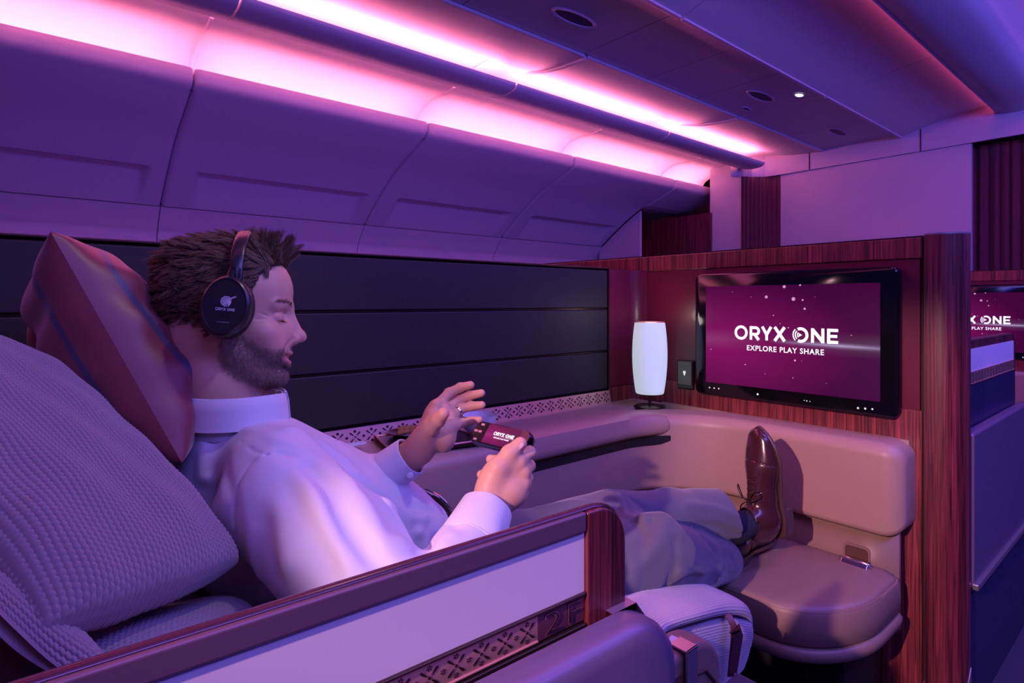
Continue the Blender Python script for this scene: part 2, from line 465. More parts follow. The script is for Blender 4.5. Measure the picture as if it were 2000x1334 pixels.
# small things on the ceiling
def oval(px, py, L, Wd, deep, label, name='ceiling_vent', led=None):
    q = P(px, py, Z=zc); t = thing(name, label, 'ceiling light' if led else 'ceiling vent', (q.x, q.y, zc), None)
    m2 = MB(); k = 40
    def ring(a, b, z): return [(q.x+a*math.cos(2*math.pi*j/k), q.y+b*math.sin(2*math.pi*j/k), z) for j in range(k)]
    m2.loft([ring(L, Wd, zc-0.001), ring(L*0.97, Wd*0.95, zc-0.009), ring(L*0.86, Wd*0.8, zc-0.008), ring(L*0.8, Wd*0.72, zc-0.001)], caps=False)
    m2.build('rim', M_ceil, t, smooth=50)
    m3 = MB(); m3.loft([ring(L*0.84, Wd*0.78, zc-0.0035), ring(L*0.3, Wd*0.3, zc-0.003)], caps=True)
    m3.build('lens' if led else 'grille', led or deep, t)
    return t
M_vent = mat('vent_mesh', (0.10, 0.08, 0.14), 0.6)
M_spot = mat('lit_spotlight', (1, 1, 1), emit=(0.75, 0.85, 1.0), estr=14)
oval(1122, 34, 0.15, 0.050, M_vent, 'large oval ceiling vent near the top edge, left of the others')
oval(1486, 187, 0.17, 0.050, M_vent, 'oval ceiling vent just left of the lit spotlight')
oval(1636, 257, 0.17, 0.045, M_vent, 'oval ceiling vent nearest the front wall panel')
oval(1457, 211, 0.055, 0.022, M_vent, 'tiny round unlit ceiling nozzle below the vent beside the spotlight')
oval(1561, 184, 0.045, 0.026, M_vent, 'small bright white spotlight shining from the ceiling', 'ceiling_spotlight', M_spot)

# ---------------------------------------------------------------- the front bulkhead
BX = 5.55
def bpan(px0, px1, pyt, pyb, X=BX):
    a = P(px0, 590, X=X); b = P(px1, 590, X=X); return a.y, b.y
yl = P(1524, 340, X=BX); yr = P(1897, 283, X=BX)
mb = MB(); mb.box((BX, yr.y, 0), (BX+0.05, yl.y, yl.z)); struct('wall_front', mb, M_panel, bevel=0.004)
# fascia above the wall, curving round at its left end
fz0, fz1 = (yl.z+yr.z)/2, 2.62
yc0 = P(1450, 360, X=BX).y
mb = MB(); pl = [(BX-0.03, -1.3), (BX-0.03, yl.y+0.02), (BX-0.05, yl.y+0.12), (BX-0.12, yl.y+0.22), (BX-0.30, yl.y+0.34)]
for (xa, ya), (xb, yb) in zip(pl[:-1], pl[1:]):
    mb.prism([(xa, ya, fz0), (xb, yb, fz0), (xb, yb, fz1), (xa, ya, fz1)], (0.03, 0, 0))
struct('wall_front_fascia', mb, M_panel, smooth=50)
mb = MB()
for py_ in (1581, 1798):
    q = P(py_, 300, X=BX-0.031); mb.box((BX-0.034, q.y-0.004, fz0), (BX-0.029, q.y+0.004, 2.5))
struct('trim_fascia_joints', mb, M_gap)

def curtain(name, pts, z0, z1, label, folds, amp=0.02, mt=None):
    """hanging cloth along plan polyline pts"""
    L = [0]
    for a, b in zip(pts[:-1], pts[1:]): L.append(L[-1]+math.dist(a, b))
    n = folds*12; V = []; NZ = 14
    for i in range(n+1):
        s = L[-1]*i/n; x = np.interp(s, L, [p[0] for p in pts]); y = np.interp(s, L, [p[1] for p in pts])
        s2 = min(L[-1], s+0.01); tx = np.interp(s2, L, [p[0] for p in pts])-np.interp(s2-0.01, L, [p[0] for p in pts]); ty = np.interp(s2, L, [p[1] for p in pts])-np.interp(s2-0.01, L, [p[1] for p in pts])
        l = math.hypot(tx, ty) or 1; nx, ny = -ty/l, tx/l
        for k in range(NZ+1):
            v = k/NZ; a = amp*(math.sin(i/12*2*math.pi+0.7*math.sin(i*0.13))+0.35*math.sin(i/12*4*math.pi+1+v))*(1-0.35*v)
            V.append((x+nx*a, y+ny*a, z0+(z1-z0)*v))
    F = [(i*(NZ+1)+k, (i+1)*(NZ+1)+k, (i+1)*(NZ+1)+k+1, i*(NZ+1)+k+1) for i in range(n) for k in range(NZ)]
    o = np_obj(name, V, F, mt or M_curtain); md = o.modifiers.new('solid', 'SOLIDIFY'); md.thickness = 0.004
    return tag(o, label, 'curtain')
curtain('curtain', [(BX+0.02, yl.y+0.01), (BX-0.02, yl.y+0.10), (BX-0.10, yl.y+0.19), (BX-0.24, yl.y+0.27)], 0.02, fz0+0.0, 'pleated burgundy curtain in the curved corner left of the front wall panel', 9, 0.014)
curtain('curtain', [(BX+0.25, P(2060, 300, X=BX+0.25).y), (BX+0.25, yr.y+0.16)], 0.02, fz0+0.02, 'wide dark burgundy curtain hanging at the right edge beyond the front wall panel', 9, 0.028)
mb = MB(); mb.box((BX+0.5, -1.3, 0), (BX+0.55, 4.9, 2.95)); struct('wall_galley', mb, M_gap)
# walls seen left of the curtain
q0 = P(1450, 480, X=5.35).y; q1 = P(1392, 480, X=5.35).y
mb = MB(); mb.box((5.33, q0-0.01, 0), (5.40, q1+0.02, 2.60)); struct('wall_front_side', mb, M_panel, bevel=0.004)
mb = MB(); mb.box((5.30, P(1386, 480, X=5.3).y-0.01, 0), (5.36, P(1235, 480, X=5.3).y+0.3, 2.0)); struct('wall_front_wood', mb, M_wood2)
# pale end panel below the bins
EX = XS+2.80+0.004
xa = P(1250, 430, X=EX)
mb = MB(); prof = [(xa.y, 0.02), (xa.y, float(np.interp(xa.y, [q[0] for q in binp], [q[1] for q in binp])))]
for (y, z) in binp:
    if y > xa.y: prof.append((y, z-0.0))
prof += [(wallp[2][0], wallp[2][1]), (wallp[-1][0], 0.02)]
mb.prism([(EX, y, z) for y, z in prof], (0.03, 0, 0)); struct('wall_end_panel', mb, M_panel)
# ---------------------------------------------------------------- the suite's walls
TX = 1.80
PITCH = 2.25
WT = 1.27                      # top of the wooden screen wall
def rrect(cy, cz, hw, hh, r, X, n=6, squeeze=0):
    pts = []
    for sx, sy, a0 in ((1,1,0),(-1,1,90),(-1,-1,180),(1,-1,270)):
        for k in range(n+1):
            a = math.radians(a0+90*k/n)
            pts.append((X, cy+sx*(hw-r)+r*math.cos(a), cz+sy*(hh-r)+r*math.sin(a)))
    return pts

def screen_wall(dx, label):
    t = thing('screen_wall', label, 'partition wall', (TX+dx+0.05, 1.3, 0), 'wooden screen walls')
    # veneered slab, pulled back where the lacquered niche sits
    m = MB(); X = TX+dx
    m.box((X, 0.474, 0.02), (X+0.075, 2.4, 0.815))           # below the niche
    m.box((X, 0.474, WT-0.055), (X+0.075, 2.4, WT))            # top band
    m.box((X+0.02, 0.474, 0.81), (X+0.075, 2.4, WT-0.05))
    m.build('veneer', M_wood, t, bevel=0.003)
    n = MB(); n.box((X+0.004, 0.479, 0.800), (X+0.02, 1.46, WT-0.055)); n.build('lacquer_panel', M_lacq, t, bevel=0.002)
    g = MB(); g.box((X+0.010, 0.468, 0.03), (X+0.07, 0.476, WT-0.002)); g.build('shadow_gap', M_blackr, t)
    c = MB(); c.box((X+0.002, 0.474, WT), (X+0.073, 2.4, WT+0.004)); c.build('top_edge', M_bronze, t)
    # rounded end pillar
    pl = []
    y0, y1, R = 0.468, 0.384, 0.060
    pl.append((X-0.004, y0))
    for k in range(9):
        a = math.radians(90*k/8); pl.append((X-0.004+R-R*math.cos(a), y1+R-R*math.sin(a)))
    pl += [(X+0.062, y1), (X+0.072, y1+0.010), (X+0.072, y0)]
    p = MB(); p.prism([(x, y, 0.10) for x, y in pl], (0, 0, WT-0.10+0.006)); 
    p.build('end_pillar', M_wood2, t, smooth=40)
    tr = MB(); cx = sum(q[0] for q in pl)/len(pl); cy = sum(q[1] for q in pl)/len(pl)
    out = [(cx+(x-cx)*1.04, cy+(y-cy)*1.04) for x, y in pl]
    r1, r2 = [], []
    for (x, y) in out:
        k = min(1, max(0, (x-(X+0.02))/0.05)); k = k*k*(3-2*k)
        r1.append((x, y, 0.075+0.045*k)); r2.append((x, y, 0.105+0.06*k))
    tr.loft([r1, r2]); tr.build('foot_trim', M_metal, t, smooth=40)
    kb = MB(); kb.prism([(cx+(x-cx)*0.94, cy+(y-cy)*0.94, 0) for x, y in pl], (0, 0, 0.11)); kb.build('plinth', M_blackr, t)
    cap = MB(); cap.prism([(cx+(x-cx)*1.01, cy+(y-cy)*1.01, WT+0.004) for x, y in pl], (0, 0, 0.004)); cap.build('pillar_cap', M_metal, t)
    return t
screen_wall(0, 'rosewood wall behind the large screen, ending in a rounded pillar at the aisle')
screen_wall(PITCH, 'rosewood wall of the next suite seen past the pillar at the right edge')

# ---- television
M_scr = bpy.data.materials.new('screen_picture'); M_scr.use_nodes = True
nt = M_scr.node_tree; b = nt.nodes['Principled BSDF']; L = nt.links.new
tc = nt.nodes.new('ShaderNodeTexCoord'); sp = nt.nodes.new('ShaderNodeSeparateXYZ'); L(tc.outputs['UV'], sp.inputs[0])
def mth(op, a, b_=None, c=None, clamp=False):
    n = nt.nodes.new('ShaderNodeMath'); n.operation = op; n.use_clamp = clamp
    for i, v in enumerate((a, b_, c)):
        if v is None: continue
        if isinstance(v, (int, float)): n.inputs[i].default_value = v
        else: L(v, n.inputs[i])
    return n.outputs[0]
U, V_ = sp.outputs[0], sp.outputs[1]
du = mth('MULTIPLY', mth('SUBTRACT', U, 0.12), 1.25); dv = mth('MULTIPLY', mth('SUBTRACT', V_, 0.42), 1.5)
g1 = mth('SUBTRACT', 1.0, mth('SQRT', mth('ADD', mth('MULTIPLY', du, du), mth('MULTIPLY', dv, dv))), clamp=True)
rp = nt.nodes.new('ShaderNodeValToRGB'); rp.color_ramp.elements[0].color = (0.048, 0.0012, 0.035, 1); rp.color_ramp.elements[1].color = (0.235, 0.006, 0.115, 1)
L(g1, rp.inputs[0])
# light streak to the right of the middle
s1 = mth('ABSOLUTE', mth('SUBTRACT', V_, mth('MULTIPLY_ADD', U, -0.03, 0.475)))
s1 = mth('POWER', mth('SUBTRACT', 1.0, mth('MULTIPLY', s1, 22.0), clamp=True), 3.0)
s2 = mth('MULTIPLY', mth('SUBTRACT', 1.0, mth('MULTIPLY', mth('ABSOLUTE', mth('SUBTRACT', U, 0.80)), 2.6), clamp=True), s1)
s3 = mth('MULTIPLY', mth('SUBTRACT', 1.0, mth('MULTIPLY', mth('ABSOLUTE', mth('SUBTRACT', V_, 0.46)), 9.0), clamp=True), 0.10)
st = mth('MULTIPLY_ADD', s2, 0.55, mth('MULTIPLY', s3, mth('ABSOLUTE', mth('SUBTRACT', U, 0.45))))
mx = nt.nodes.new('ShaderNodeMix'); mx.data_type = 'RGBA'; L(st, mx.inputs[0]); L(rp.outputs[0], mx.inputs[6]); mx.inputs[7].default_value = (0.75, 0.62, 1.0, 1)
b.inputs['Base Color'].default_value = (0.01, 0.0, 0.01, 1); b.inputs['Roughness'].default_value = 0.25
L(mx.outputs[2], b.inputs['Emission Color']); b.inputs['Emission Strength'].default_value = 1.0
M_txt = mat('screen_white', (0.9, 0.9, 0.9), emit=(1, 1, 1), estr=1.0)
M_txt2 = mat('screen_dust', (0.6, 0.4, 0.5), emit=(0.75, 0.42, 0.58), estr=0.6)
M_icon = mat('lit_icon', (0.6, 0.6, 0.6), emit=(0.7, 0.7, 0.65), estr=0.8)

def ring2(cx, cy, ro, ri, a0, a1, n=36):
    V, F = [], []
    for k in range(n+1):
        a = math.radians(a0+(a1-a0)*k/n); V += [(cx+ro*math.cos(a), cy+ro*math.sin(a)), (cx+ri*math.cos(a), cy+ri*math.sin(a))]
    F = [(2*k, 2*k+2, 2*k+3, 2*k+1) for k in range(n)]; return V, F
def strokes(polys):
    V, F = [], []
    for p in polys:
        b_ = len(V); V += p; F.append(tuple(range(b_, b_+len(p))))
    return V, F
def thickline(a, b_, w):
    a = np.array(a, float); b_ = np.array(b_, float); t = (b_-a)/np.linalg.norm(b_-a); n = np.array([-t[1], t[0]])*w/2
    return [tuple(a-n), tuple(b_-n), tuple(b_+n), tuple(a+n)]
def brand_geo():
    """wide geometric capitals: ORYX ONE, cap height 1, the last O carrying sound arcs"""
    w = 0.20; out = []; x = 0.0
    def put(g, dx):
        V, F = g; b_ = sum(len(o[0]) for o in out); out.append(([(q[0]+dx, q[1]) for q in V], [tuple(i+b_ for i in f) for f in F]))
    put(ring2(0.52, 0.5, 0.54, 0.34, 0, 360, 48), x); x += 1.22
    # R
    put(strokes([thickline((0.1, 0), (0.1, 1), w), thickline((0.1, 0.9), (0.5, 0.9), w), thickline((0.1, 0.41), (0.5, 0.41), w), thickline((0.40, 0.42), (0.72, 0.0), w*1.12)]), x)
    put(ring2(0.48, 0.655, 0.345, 0.145, -90, 90, 20), x); x += 0.92
    # Y
    put(strokes([thickline((0.42, 0), (0.42, 0.5), w), thickline((0.42, 0.42), (0.08, 1.0), w*1.05), thickline((0.42, 0.42), (0.76, 1.0), w*1.05)]), x); x += 0.95
    # X
    put(strokes([thickline((0.08, 0), (0.82, 1), w*1.1), thickline((0.82, 0), (0.08, 1), w*1.1)]), x); x += 1.42
    # O with arcs on its left
    put(ring2(0.56, 0.5, 0.54, 0.34, -115, 118, 40), x)
    put(ring2(0.56, 0.5, 0.58, 0.50, 135, 225, 14), x); put(ring2(0.56, 0.5, 0.42, 0.34, 135, 225, 12), x); put(ring2(0.56, 0.5, 0.26, 0.18, 135, 225, 10), x)
    put(strokes([[(0.44, 0.38), (0.66, 0.5), (0.44, 0.62)]]), x); x += 1.28
    # N
    put(strokes([thickline((0.1, 0), (0.1, 1), w), thickline((0.80, 0), (0.80, 1), w), thickline((0.10, 0.92), (0.80, 0.08), w*1.15)]), x); x += 1.08
    # E
    put(strokes([thickline((0.1, 0), (0.1, 1), w), thickline((0.1, 0.9), (0.72, 0.9), w), thickline((0.1, 0.5), (0.66, 0.5), w*0.95), thickline((0.1, 0.1), (0.72, 0.1), w)]), x)
    V = [q for o in out for q in o[0]]; F = [f for o in out for f in o[1]]
    return V, F
BRAND = brand_geo()
TAG = text_geo('EXPLORE PLAY SHARE', 1.0, 0.012, 1.12)

def place2(mb, geo, w, h, O, ux, uy, mi=0):
    V, F = geo; Q = fit_text(V, w, h); O = Vector(O); ux = Vector(ux); uy = Vector(uy)
    mb.add([O+ux*q[0]+uy*q[1] for q in Q], F, mi)

def television(dx, label, full=True):
    X = 1.765+dx
    yL, yR, zT, zB = 1.122, 0.5185, H+0.0945, H-0.309
    cy, cz, hw, hh = (yL+yR)/2, (zT+zB)/2, (yL-yR)/2, (zT-zB)/2
    t = thing('television', label, 'screen', (X+0.02, cy, zB), 'suite screens')
    m = MB()
    m.loft([rrect(cy, cz, hw-0.008, hh-0.008, 0.016, X+0.038), rrect(cy, cz, hw, hh, 0.018, X+0.034), rrect(cy, cz, hw, hh, 0.018, X+0.004), rrect(cy, cz, hw-0.004, hh-0.004, 0.016, X)])
    for px, py, r in [(1386,757,1.6),(1395,758,1.6),(1404,759,1.6),(1480,770,2.2),(1571,782,0.9),(1576,783,1.2),(1582,784,0.9),(1676,797,2),(1690,798,2),(1704,799,1.8)]:
        q = P(px, py, X=1.765); rr = r*q.length/FPX*0.8
        m.add([(X-0.0008, q.y+rr*math.cos(2*math.pi*k/10), q.z+rr*math.sin(2*math.pi*k/10)) for k in range(10)], [tuple(range(10))], 1)
    m.build('housing', [M_blackm, M_icon], t, smooth=50)
    sL, sR, sT, sB = 1.0796, 0.559, H+0.052, H-0.268
    m = MB(); m.add([(X-0.0008, sL, sB), (X-0.0008, sR, sB), (X-0.0008, sR, sT), (X-0.0008, sL, sT)], [(0,1,2,3)])
    rnd = random.Random(4)
    specks = [(1532,560,5),(1563,557,3),(1550,584,6),(1497,580,5),(1568,586,3),(1572,603,3.5),(1511,616,2),(1431,570,1.2),(1467,580,1.2),(1553,704,3),(1456,712,2),(1549,738,1.5),(1495,730,1.2),(1592,580,1),(1389,682,2),(1524,632,1.5),(1566,705,1),(1663,655,1.5),(1540,640,2),(1614,749,1)]
    for px, py, r in specks:
        q = P(px, py, X=1.765); rr = r*0.5*q.length/FPX*0.95; a = rnd.random()
        m.add([(X-0.0013, q.y+rr*math.cos(2*math.pi*k/12+a), q.z+rr*math.sin(2*math.pi*k/12+a)) for k in range(12)], [tuple(range(12))], 1)
    o = m.build('display', [M_scr, M_txt2], t, smooth=None)
    uvl = o.data.uv_layers.new(name='UVMap')
    for lp in o.data.polygons[0].loop_indices:
        v = o.data.vertices[o.data.loops[lp].vertex_index].co; uvl.data[lp].uv = ((sL-v.y)/(sL-sR), (v.z-sB)/(sT-sB))
    l = MB(); place2(l, BRAND, 0.312, 0.0480, (X-0.0016, 0.976, H-0.1215), (0,-1,0), (0,0,1)); l.build('logo', M_txt, t, smooth=None)
    l = MB(); place2(l, TAG, 0.232, 0.0165, (X-0.0016, 0.934, H-0.1530), (0,-1,0), (0,0,1)); l.build('tagline', M_txt, t, smooth=None)
    return t
television(0, 'large black-framed screen on the rosewood wall with magenta picture and white lettering')
television(PITCH+0.03, 'distant screen cut off by the right edge of the picture beyond the pillar')

# charging plate left of the screen
a = P(1323, 705, X=1.79); b_ = P(1351, 758, X=1.79)
t = thing('socket_plate', 'small square grey-green socket plate set in the wall between lamp and screen', 'socket', (1.79, (a.y+b_.y)/2, b_.z))
M_plate = mat('grey_green_plate', (0.13, 0.13, 0.10), 0.3, metal=0.3)
m = MB(); m.box((1.794, a.y+0.004, a.z+0.004), (1.806, b_.y-0.004, b_.z-0.008)); m.build('frame', M_blackm, t, bevel=0.003)
m = MB(); m.box((1.790, a.y, a.z), (1.797, b_.y, b_.z+0.006)); m.build('flap', M_plate, t, bevel=0.003)
cy, cz = (a.y+b_.y)/2, (a.z+b_.z)/2+0.004
m = MB(); m.prism([(1.7888, cy+0.005, cz+0.008), (1.7888, cy-0.005, cz+0.008), (1.7888, cy-0.005, cz+0.001), (1.7888, cy, cz-0.010), (1.7888, cy+0.005, cz+0.001)], (0.0012,0,0)); m.build('icon', M_icon, t, smooth=None)

# ---- the black leather side partition (window side)
WY = 1.40; PZ0, PZ1 = H-0.318, H+0.120
t = thing('side_partition', 'long black leather padded partition behind the man, in four horizontal bands', 'partition', (0.3, WY+0.03, 0))
XA, XB = -1.3, P(1188, 590, Y=WY).x
m = MB(); m.box((XA, WY+0.014, 0.02), (XB+0.0, WY+0.06, PZ1+0.004)); m.build('core', M_blackr, t, bevel=0.004)
zs = [PZ0, P(1185, 688, Y=WY).z, (P(580, 609, Y=WY).z+P(1185, 606, Y=WY).z)/2, PZ1]
zs = [PZ0, H-0.179, H-0.024, PZ1-0.002]
for z0, z1 in zip(zs[:-1], zs[1:]):
    m = MB(); m.box((XA, WY, z0+0.003), (XB-0.004, WY+0.02, z1-0.003)); m.build('padded_band', M_black, t, bevel=0.004)
for z in zs[1:-1]:
    m = MB(); m.box((XA, WY+0.005, z-0.0012), (XB-0.004, WY+0.012, z+0.0010)); m.build('metal_inlay', M_bronze, t)
m = MB(); m.box((XA, WY-0.001, PZ1), (XB, WY+0.06, PZ1+0.006)); m.build('top_trim', M_bronze, t, bevel=0.002)
m = MB(); m.box((XB-0.003, WY-0.003, H-0.37), (XB+0.003, WY+0.05, PZ1+0.005)); m.build('end_trim', M_bronze, t)
# wood corner return from partition to screen wall
mb = MB(); R = 0.05; pl = [(XB+0.004, WY), (TX-R, WY)]
for k in range(1, 8):
    a = math.radians(90*k/8); pl.append((TX-R+R*math.sin(a), WY-R+R*math.cos(a)))
pl += [(TX+0.003, WY-R), (TX+0.003, WY+0.06), (XB+0.004, WY+0.06)]
mb.prism([(x, y, 0.79) for x, y in pl], (0, 0, PZ1-0.79)); o = mb.build('corner_panel', M_lacq, None, smooth=40)
tag(o, 'narrow burgundy corner panel between black partition and lamp', 'panel')
mb = MB(); mb.prism([(x, y, 0.66) for x, y in pl], (0, 0, 0.128)); o = mb.build('corner_skirting', M_wood, None, smooth=40)
tag(o, 'low rosewood skirting curving round the corner behind the lamp', 'panel')

# ---- pierced copper strip pattern (crosses of drops with little flowers)
def drop(cx, cy, ang, L, wd):
    pts = []
    for k in range(10):
        t_ = 2*math.pi*k/10; r = 0.5*(1-math.cos(t_)); x = L*(0.5-0.5*math.cos(t_)) ; y = wd*math.sin(t_)*(0.35+0.65*(0.5-0.5*math.cos(t_)))
        pts.append((x, y))
    c, s = math.cos(ang), math.sin(ang); return [(cx+x*c-y*s, cy+x*s+y*c) for x, y in pts]
def pattern(n, hgt, simple=False):
    """list of polygons on a strip of height 1 and n cells of width 1"""
    out = []
    for i in range(n):
        cx = i+0.5
        for q in (45, 135, 225, 315):
            a = math.radians(q); out.append(drop(cx+0.10*math.cos(a), 0.5+0.10*math.sin(a), a, 0.36, 0.065))
        out.append([(cx+0.06*math.cos(k), 0.5+0.06*math.sin(k)) for k in np.linspace(0, 2*math.pi, 8, endpoint=False)])
        fl = [(cx, 0.86), (cx, 0.14)] + ([(cx+0.5, 0.5)] if i < n-1 else []) + [(cx-0.27, 0.5)*0 or (cx, 0.86)][:0]
        for fx, fy in fl:
            if simple:
                out.append([(fx+0.09*math.cos(k), fy+0.09*math.sin(k)) for k in np.linspace(0, 2*math.pi, 7, endpoint=False)])
            else:
                for k in range(6):
                    a = math.radians(60*k+15); out.append(drop(fx+0.025*math.cos(a), fy+0.025*math.sin(a), a, 0.085, 0.026))
    return out
def strip(name, A, B, up, nrm, hgt, parent, n=None, simple=False, xr=None, th=0.003, mats=None):
    """copper strip from A to B (bottom edge), height hgt along up, raised dark inlays"""
    A = Vector(A); B = Vector(B); up = Vector(up).normalized(); nrm = Vector(nrm).normalized(); Ld = (B-A); Ln = Ld.length; ux = Ld/Ln
    n = n or int(round(Ln/hgt)); m = MB()
    m.prism([A, B, B+up*hgt, A+up*hgt], -nrm*th, 0)
    for pg in pattern(n, hgt, simple):
        pts = [A+ux*(Ln*q[0]/n)+up*(hgt*(0.08+0.84*q[1])) for q in pg]
        m.prism([q+nrm*0.0002 for q in pts], nrm*0.0003, 1)
    e = hgt*0.045
    for o_ in (0, hgt-e): m.prism([A+up*o_, B+up*o_, B+up*(o_+e), A+up*(o_+e)], nrm*0.0012, 0)
    return m.build(name, mats or [M_copper, M_coppd], parent, smooth=None)
# ledge strip
t2 = thing('copper_strip', 'long rose copper strip with pierced crosses along the foot of the black partition', 'decorative strip', (0.5, WY-0.01, 0.74))
strip('pierced_plate', (-0.2, WY-0.014, H-0.366), (XB, WY-0.014, H-0.366), (0, 0.22, 1), (0, -1, 0.22), 0.046, t2, simple=True)

# ---------------------------------------------------------------- console, wrap-round pad, ottoman
YC = 1.165; XP = 1.69; RC = 0.26; ZT = 0.735
def console_plan(off=0.0, xa=-0.2, yend=0.487, endr=0.04):
    """inner edge of the padded band, from the back along the side, round the corner, to the aisle end"""
    y, x, r = YC+off, XP+off, RC+off
    pl = [(xa, y), (0.4, y), (x-r-0.3, y), (x-r-0.1, y), (x-r, y)]
    for k in range(1, 12):
        a = math.radians(90*k/12); pl.append((x-r+r*math.sin(a), y-r+r*math.cos(a)))
    pl += [(x, y-r), (x, y-r-0.08), (x, 0.72), (x, 0.60), (x, yend+0.05)]
    return pl
def band(z0, z1, off, prof, name, m_, parent, yend=0.487, xa=-0.2, back=True):
    """prof: list of (inward offset, z) describing the section from bottom to top; swept along the plan"""
    pl = console_plan(0, xa, yend)
    rings = []
    N = len(pl)
    for i, (x, y) in enumerate(pl):
        a = np.array(pl[max(i-1, 0)]); b_ = np.array(pl[min(i+1, N-1)]); tt = (b_-a)/np.linalg.norm(b_-a); nn = np.array([-tt[1], tt[0]])  # to the outside (left of travel)
        rings.append([(x+nn[0]*o, y+nn[1]*o, z) for o, z in prof])
    return rings
# section: outside offset grows away from the seat
def arc(cx, cz, r, a0, a1, n=6): return [(cx+r*math.cos(math.radians(a0+(a1-a0)*k/n)), cz+r*math.sin(math.radians(a0+(a1-a0)*k/n))) for k in range(n+1)]
con = thing('console', 'tan leather side console wrapping round the foot end under lamp and screen', 'console', (1.0, 1.25, 0.0))
zb = H-0.605
sec = [(0.11, zb)]+arc(0.018, zb+0.018, 0.018, 270, 180, 5)+arc(0.035, ZT-0.035, 0.035, 180, 90, 8)+[(0.108, ZT+0.001)]
rings = band(0, 0, 0, sec, '', None, None)
# aisle end: round off by shrinking sections
last = pworld(con)
endr = []
pl = console_plan()
xe, ye = pl[-1]
for k in range(1, 7):
    a = math.radians(90*k/6); s = math.sin(a)*0.05; sh = (1-math.cos(a))*0.05
    zc_, r_ = (zb+ZT)/2, None
    ring = []
    for o, z in sec:
        zz = zc_+(z-zc_)*(1-sh/((ZT-zb)/2)*0.85); oo = 0.11-(0.11-o)*(1-sh/0.11*0.75)
        ring.append((xe+oo, ye-s, zz))
    endr.append(ring)
m = MB(); m.loft(rings+endr, 0, closed=True, caps=True); m.build('padded_band', M_tan, con, smooth=60)
# flat top between band and walls on the window side
m = MB(); m.box((-0.2, YC+0.10, 0.60), (TX-0.02, WY-0.002, ZT-0.0005)); m.build('ledge_top', M_tan, con)
m = MB(); m.box((XP+0.10, 0.50, 0.60), (TX, YC+0.11, ZT-0.0005)); m.build('end_ledge', M_tan, con)
# recessed lower wall, taupe
pl = console_plan(0.045, -0.2, 0.455)
m = MB(); ring0 = [(x, y, 0.25) for x, y in pl]; ring1 = [(x, y, zb+0.01) for x, y in pl]
m.loft([ring0, ring1], 0, closed=False, caps=False); o = m.build('lower_wall', M_tan2, con, smooth=60)
md = o.modifiers.new('s', 'SOLIDIFY'); md.thickness = 0.02; md.offset = 0
# lid with the hand slot below it
lid_x0, lid_x1 = 0.98, P(1303, 838, Y=1.118).x-0.01
def plan_at(x):
    """y of the band's inner face at x (side run and start of the corner)"""
    if x <= XP-RC: return YC
    return YC-RC+math.sqrt(max(0, RC*RC-(x-(XP-RC))**2))
m = MB(); rr = []
for k in range(25):
    x = lid_x0+(lid_x1-lid_x0)*k/24; e = max(0, (x-(lid_x1-0.10))/0.10); sh = 1-math.sqrt(max(0, 1-e*e))
    y = plan_at(x); zt = ZT+0.012-0.012*sh; zl = ZT-0.066+0.012*sh; dpt = 0.17*(1-sh*0.95)
    sec_ = [(y-0.012+0.010*sh, zl+0.004), (y-0.022+0.015*sh, zl+0.014), (y-0.024+0.016*sh, zl+0.03), (y-0.014+0.012*sh, zt-0.012), (y+0.008, zt-0.002), (y+0.03, zt), (y+dpt*0.9+0.01, zt-0.002), (y+dpt+0.012, zt-0.012), (y+dpt+0.012, zl)]
    rr.append([(x, a, b_) for a, b_ in sec_])
m.loft(rr); m.build('armrest_lid', M_tan, con, smooth=50)
m = MB(); rr = []
for k in range(25):
    x = lid_x0+(lid_x1+0.008-lid_x0)*k/24; e = max(0, (x-(lid_x1-0.05))/0.058); sh = 1-math.sqrt(max(0, 1-e*e)); y = plan_at(x)-0.0015
    z0_, z1_ = ZT-0.094+0.014*sh, ZT-0.064
    rr.append([(x, y, z0_), (x, y, z1_), (x, y+0.02, z1_), (x, y+0.02, z0_)])
m.loft(rr); m.build('hand_slot', M_blackr, con, smooth=50)
# seam line where the end pad starts
# rear armrest blocks with the pale lever
m = MB(); m.box((0.30, YC-0.022, ZT-0.07), (0.62, YC+0.16, ZT+0.012)); m.build('rear_armrest', M_tan, con, bevel=0.02, seg=5)
q = P(632, 885, Z=ZT+0.013)
m = MB(); m.box((0.12, YC-0.03, ZT-0.08), (0.29, YC+0.16, ZT+0.010)); m.build('rear_armrest', M_tan, con, bevel=0.02, seg=5)
q = P(688, 868, Z=ZT+0.016)
m = MB(); m.prism([(q.x+sx, q.y+sy, ZT+0.0125) for sx, sy in ((-0.032,-0.011),(0.032,-0.011),(0.036,0),(0.032,0.011),(-0.032,0.011),(-0.036,0))], (0,0,0.006)); m.build('lever', M_white, con, bevel=0.002)

# ---- ottoman
oy1 = 0.98
ot = thing('ottoman', 'rounded tan leather footrest seat below the screen at the foot end', 'ottoman', (1.5, 0.8, 0.0))
def oplan(s=0.0, n=14):
    xf, ya, xb = 1.325-s, 0.49-s, 1.730
    R = 0.20+s; pl = [(xb, ya+0.0)]
    pl = []
    R2 = 0.05
    for k in range(5):
        a = math.radians(90*k/4); pl.append((xb-R2+R2*math.cos(a), ya+R2-R2*math.sin(a)))
    ex, ey = 0.24, 0.17
    for k in range(n+1):
        a = math.radians(90*k/n); pl.append((xf+ex-ex*math.sin(a), ya+ey-ey*math.cos(a)))
    pl += [(xf-0.01, 0.9), (xf-0.015, oy1), (xb-0.05, oy1), (xb, oy1-0.06)]
    return pl
m = MB(); c0 = (1.56, 0.84)
def oring(z, sc, bul=0): 
    return [(c0[0]+(x-c0[0])*sc, c0[1]+(y-c0[1])*sc, z) for x, y in oplan(bul)]
zt = H-0.700
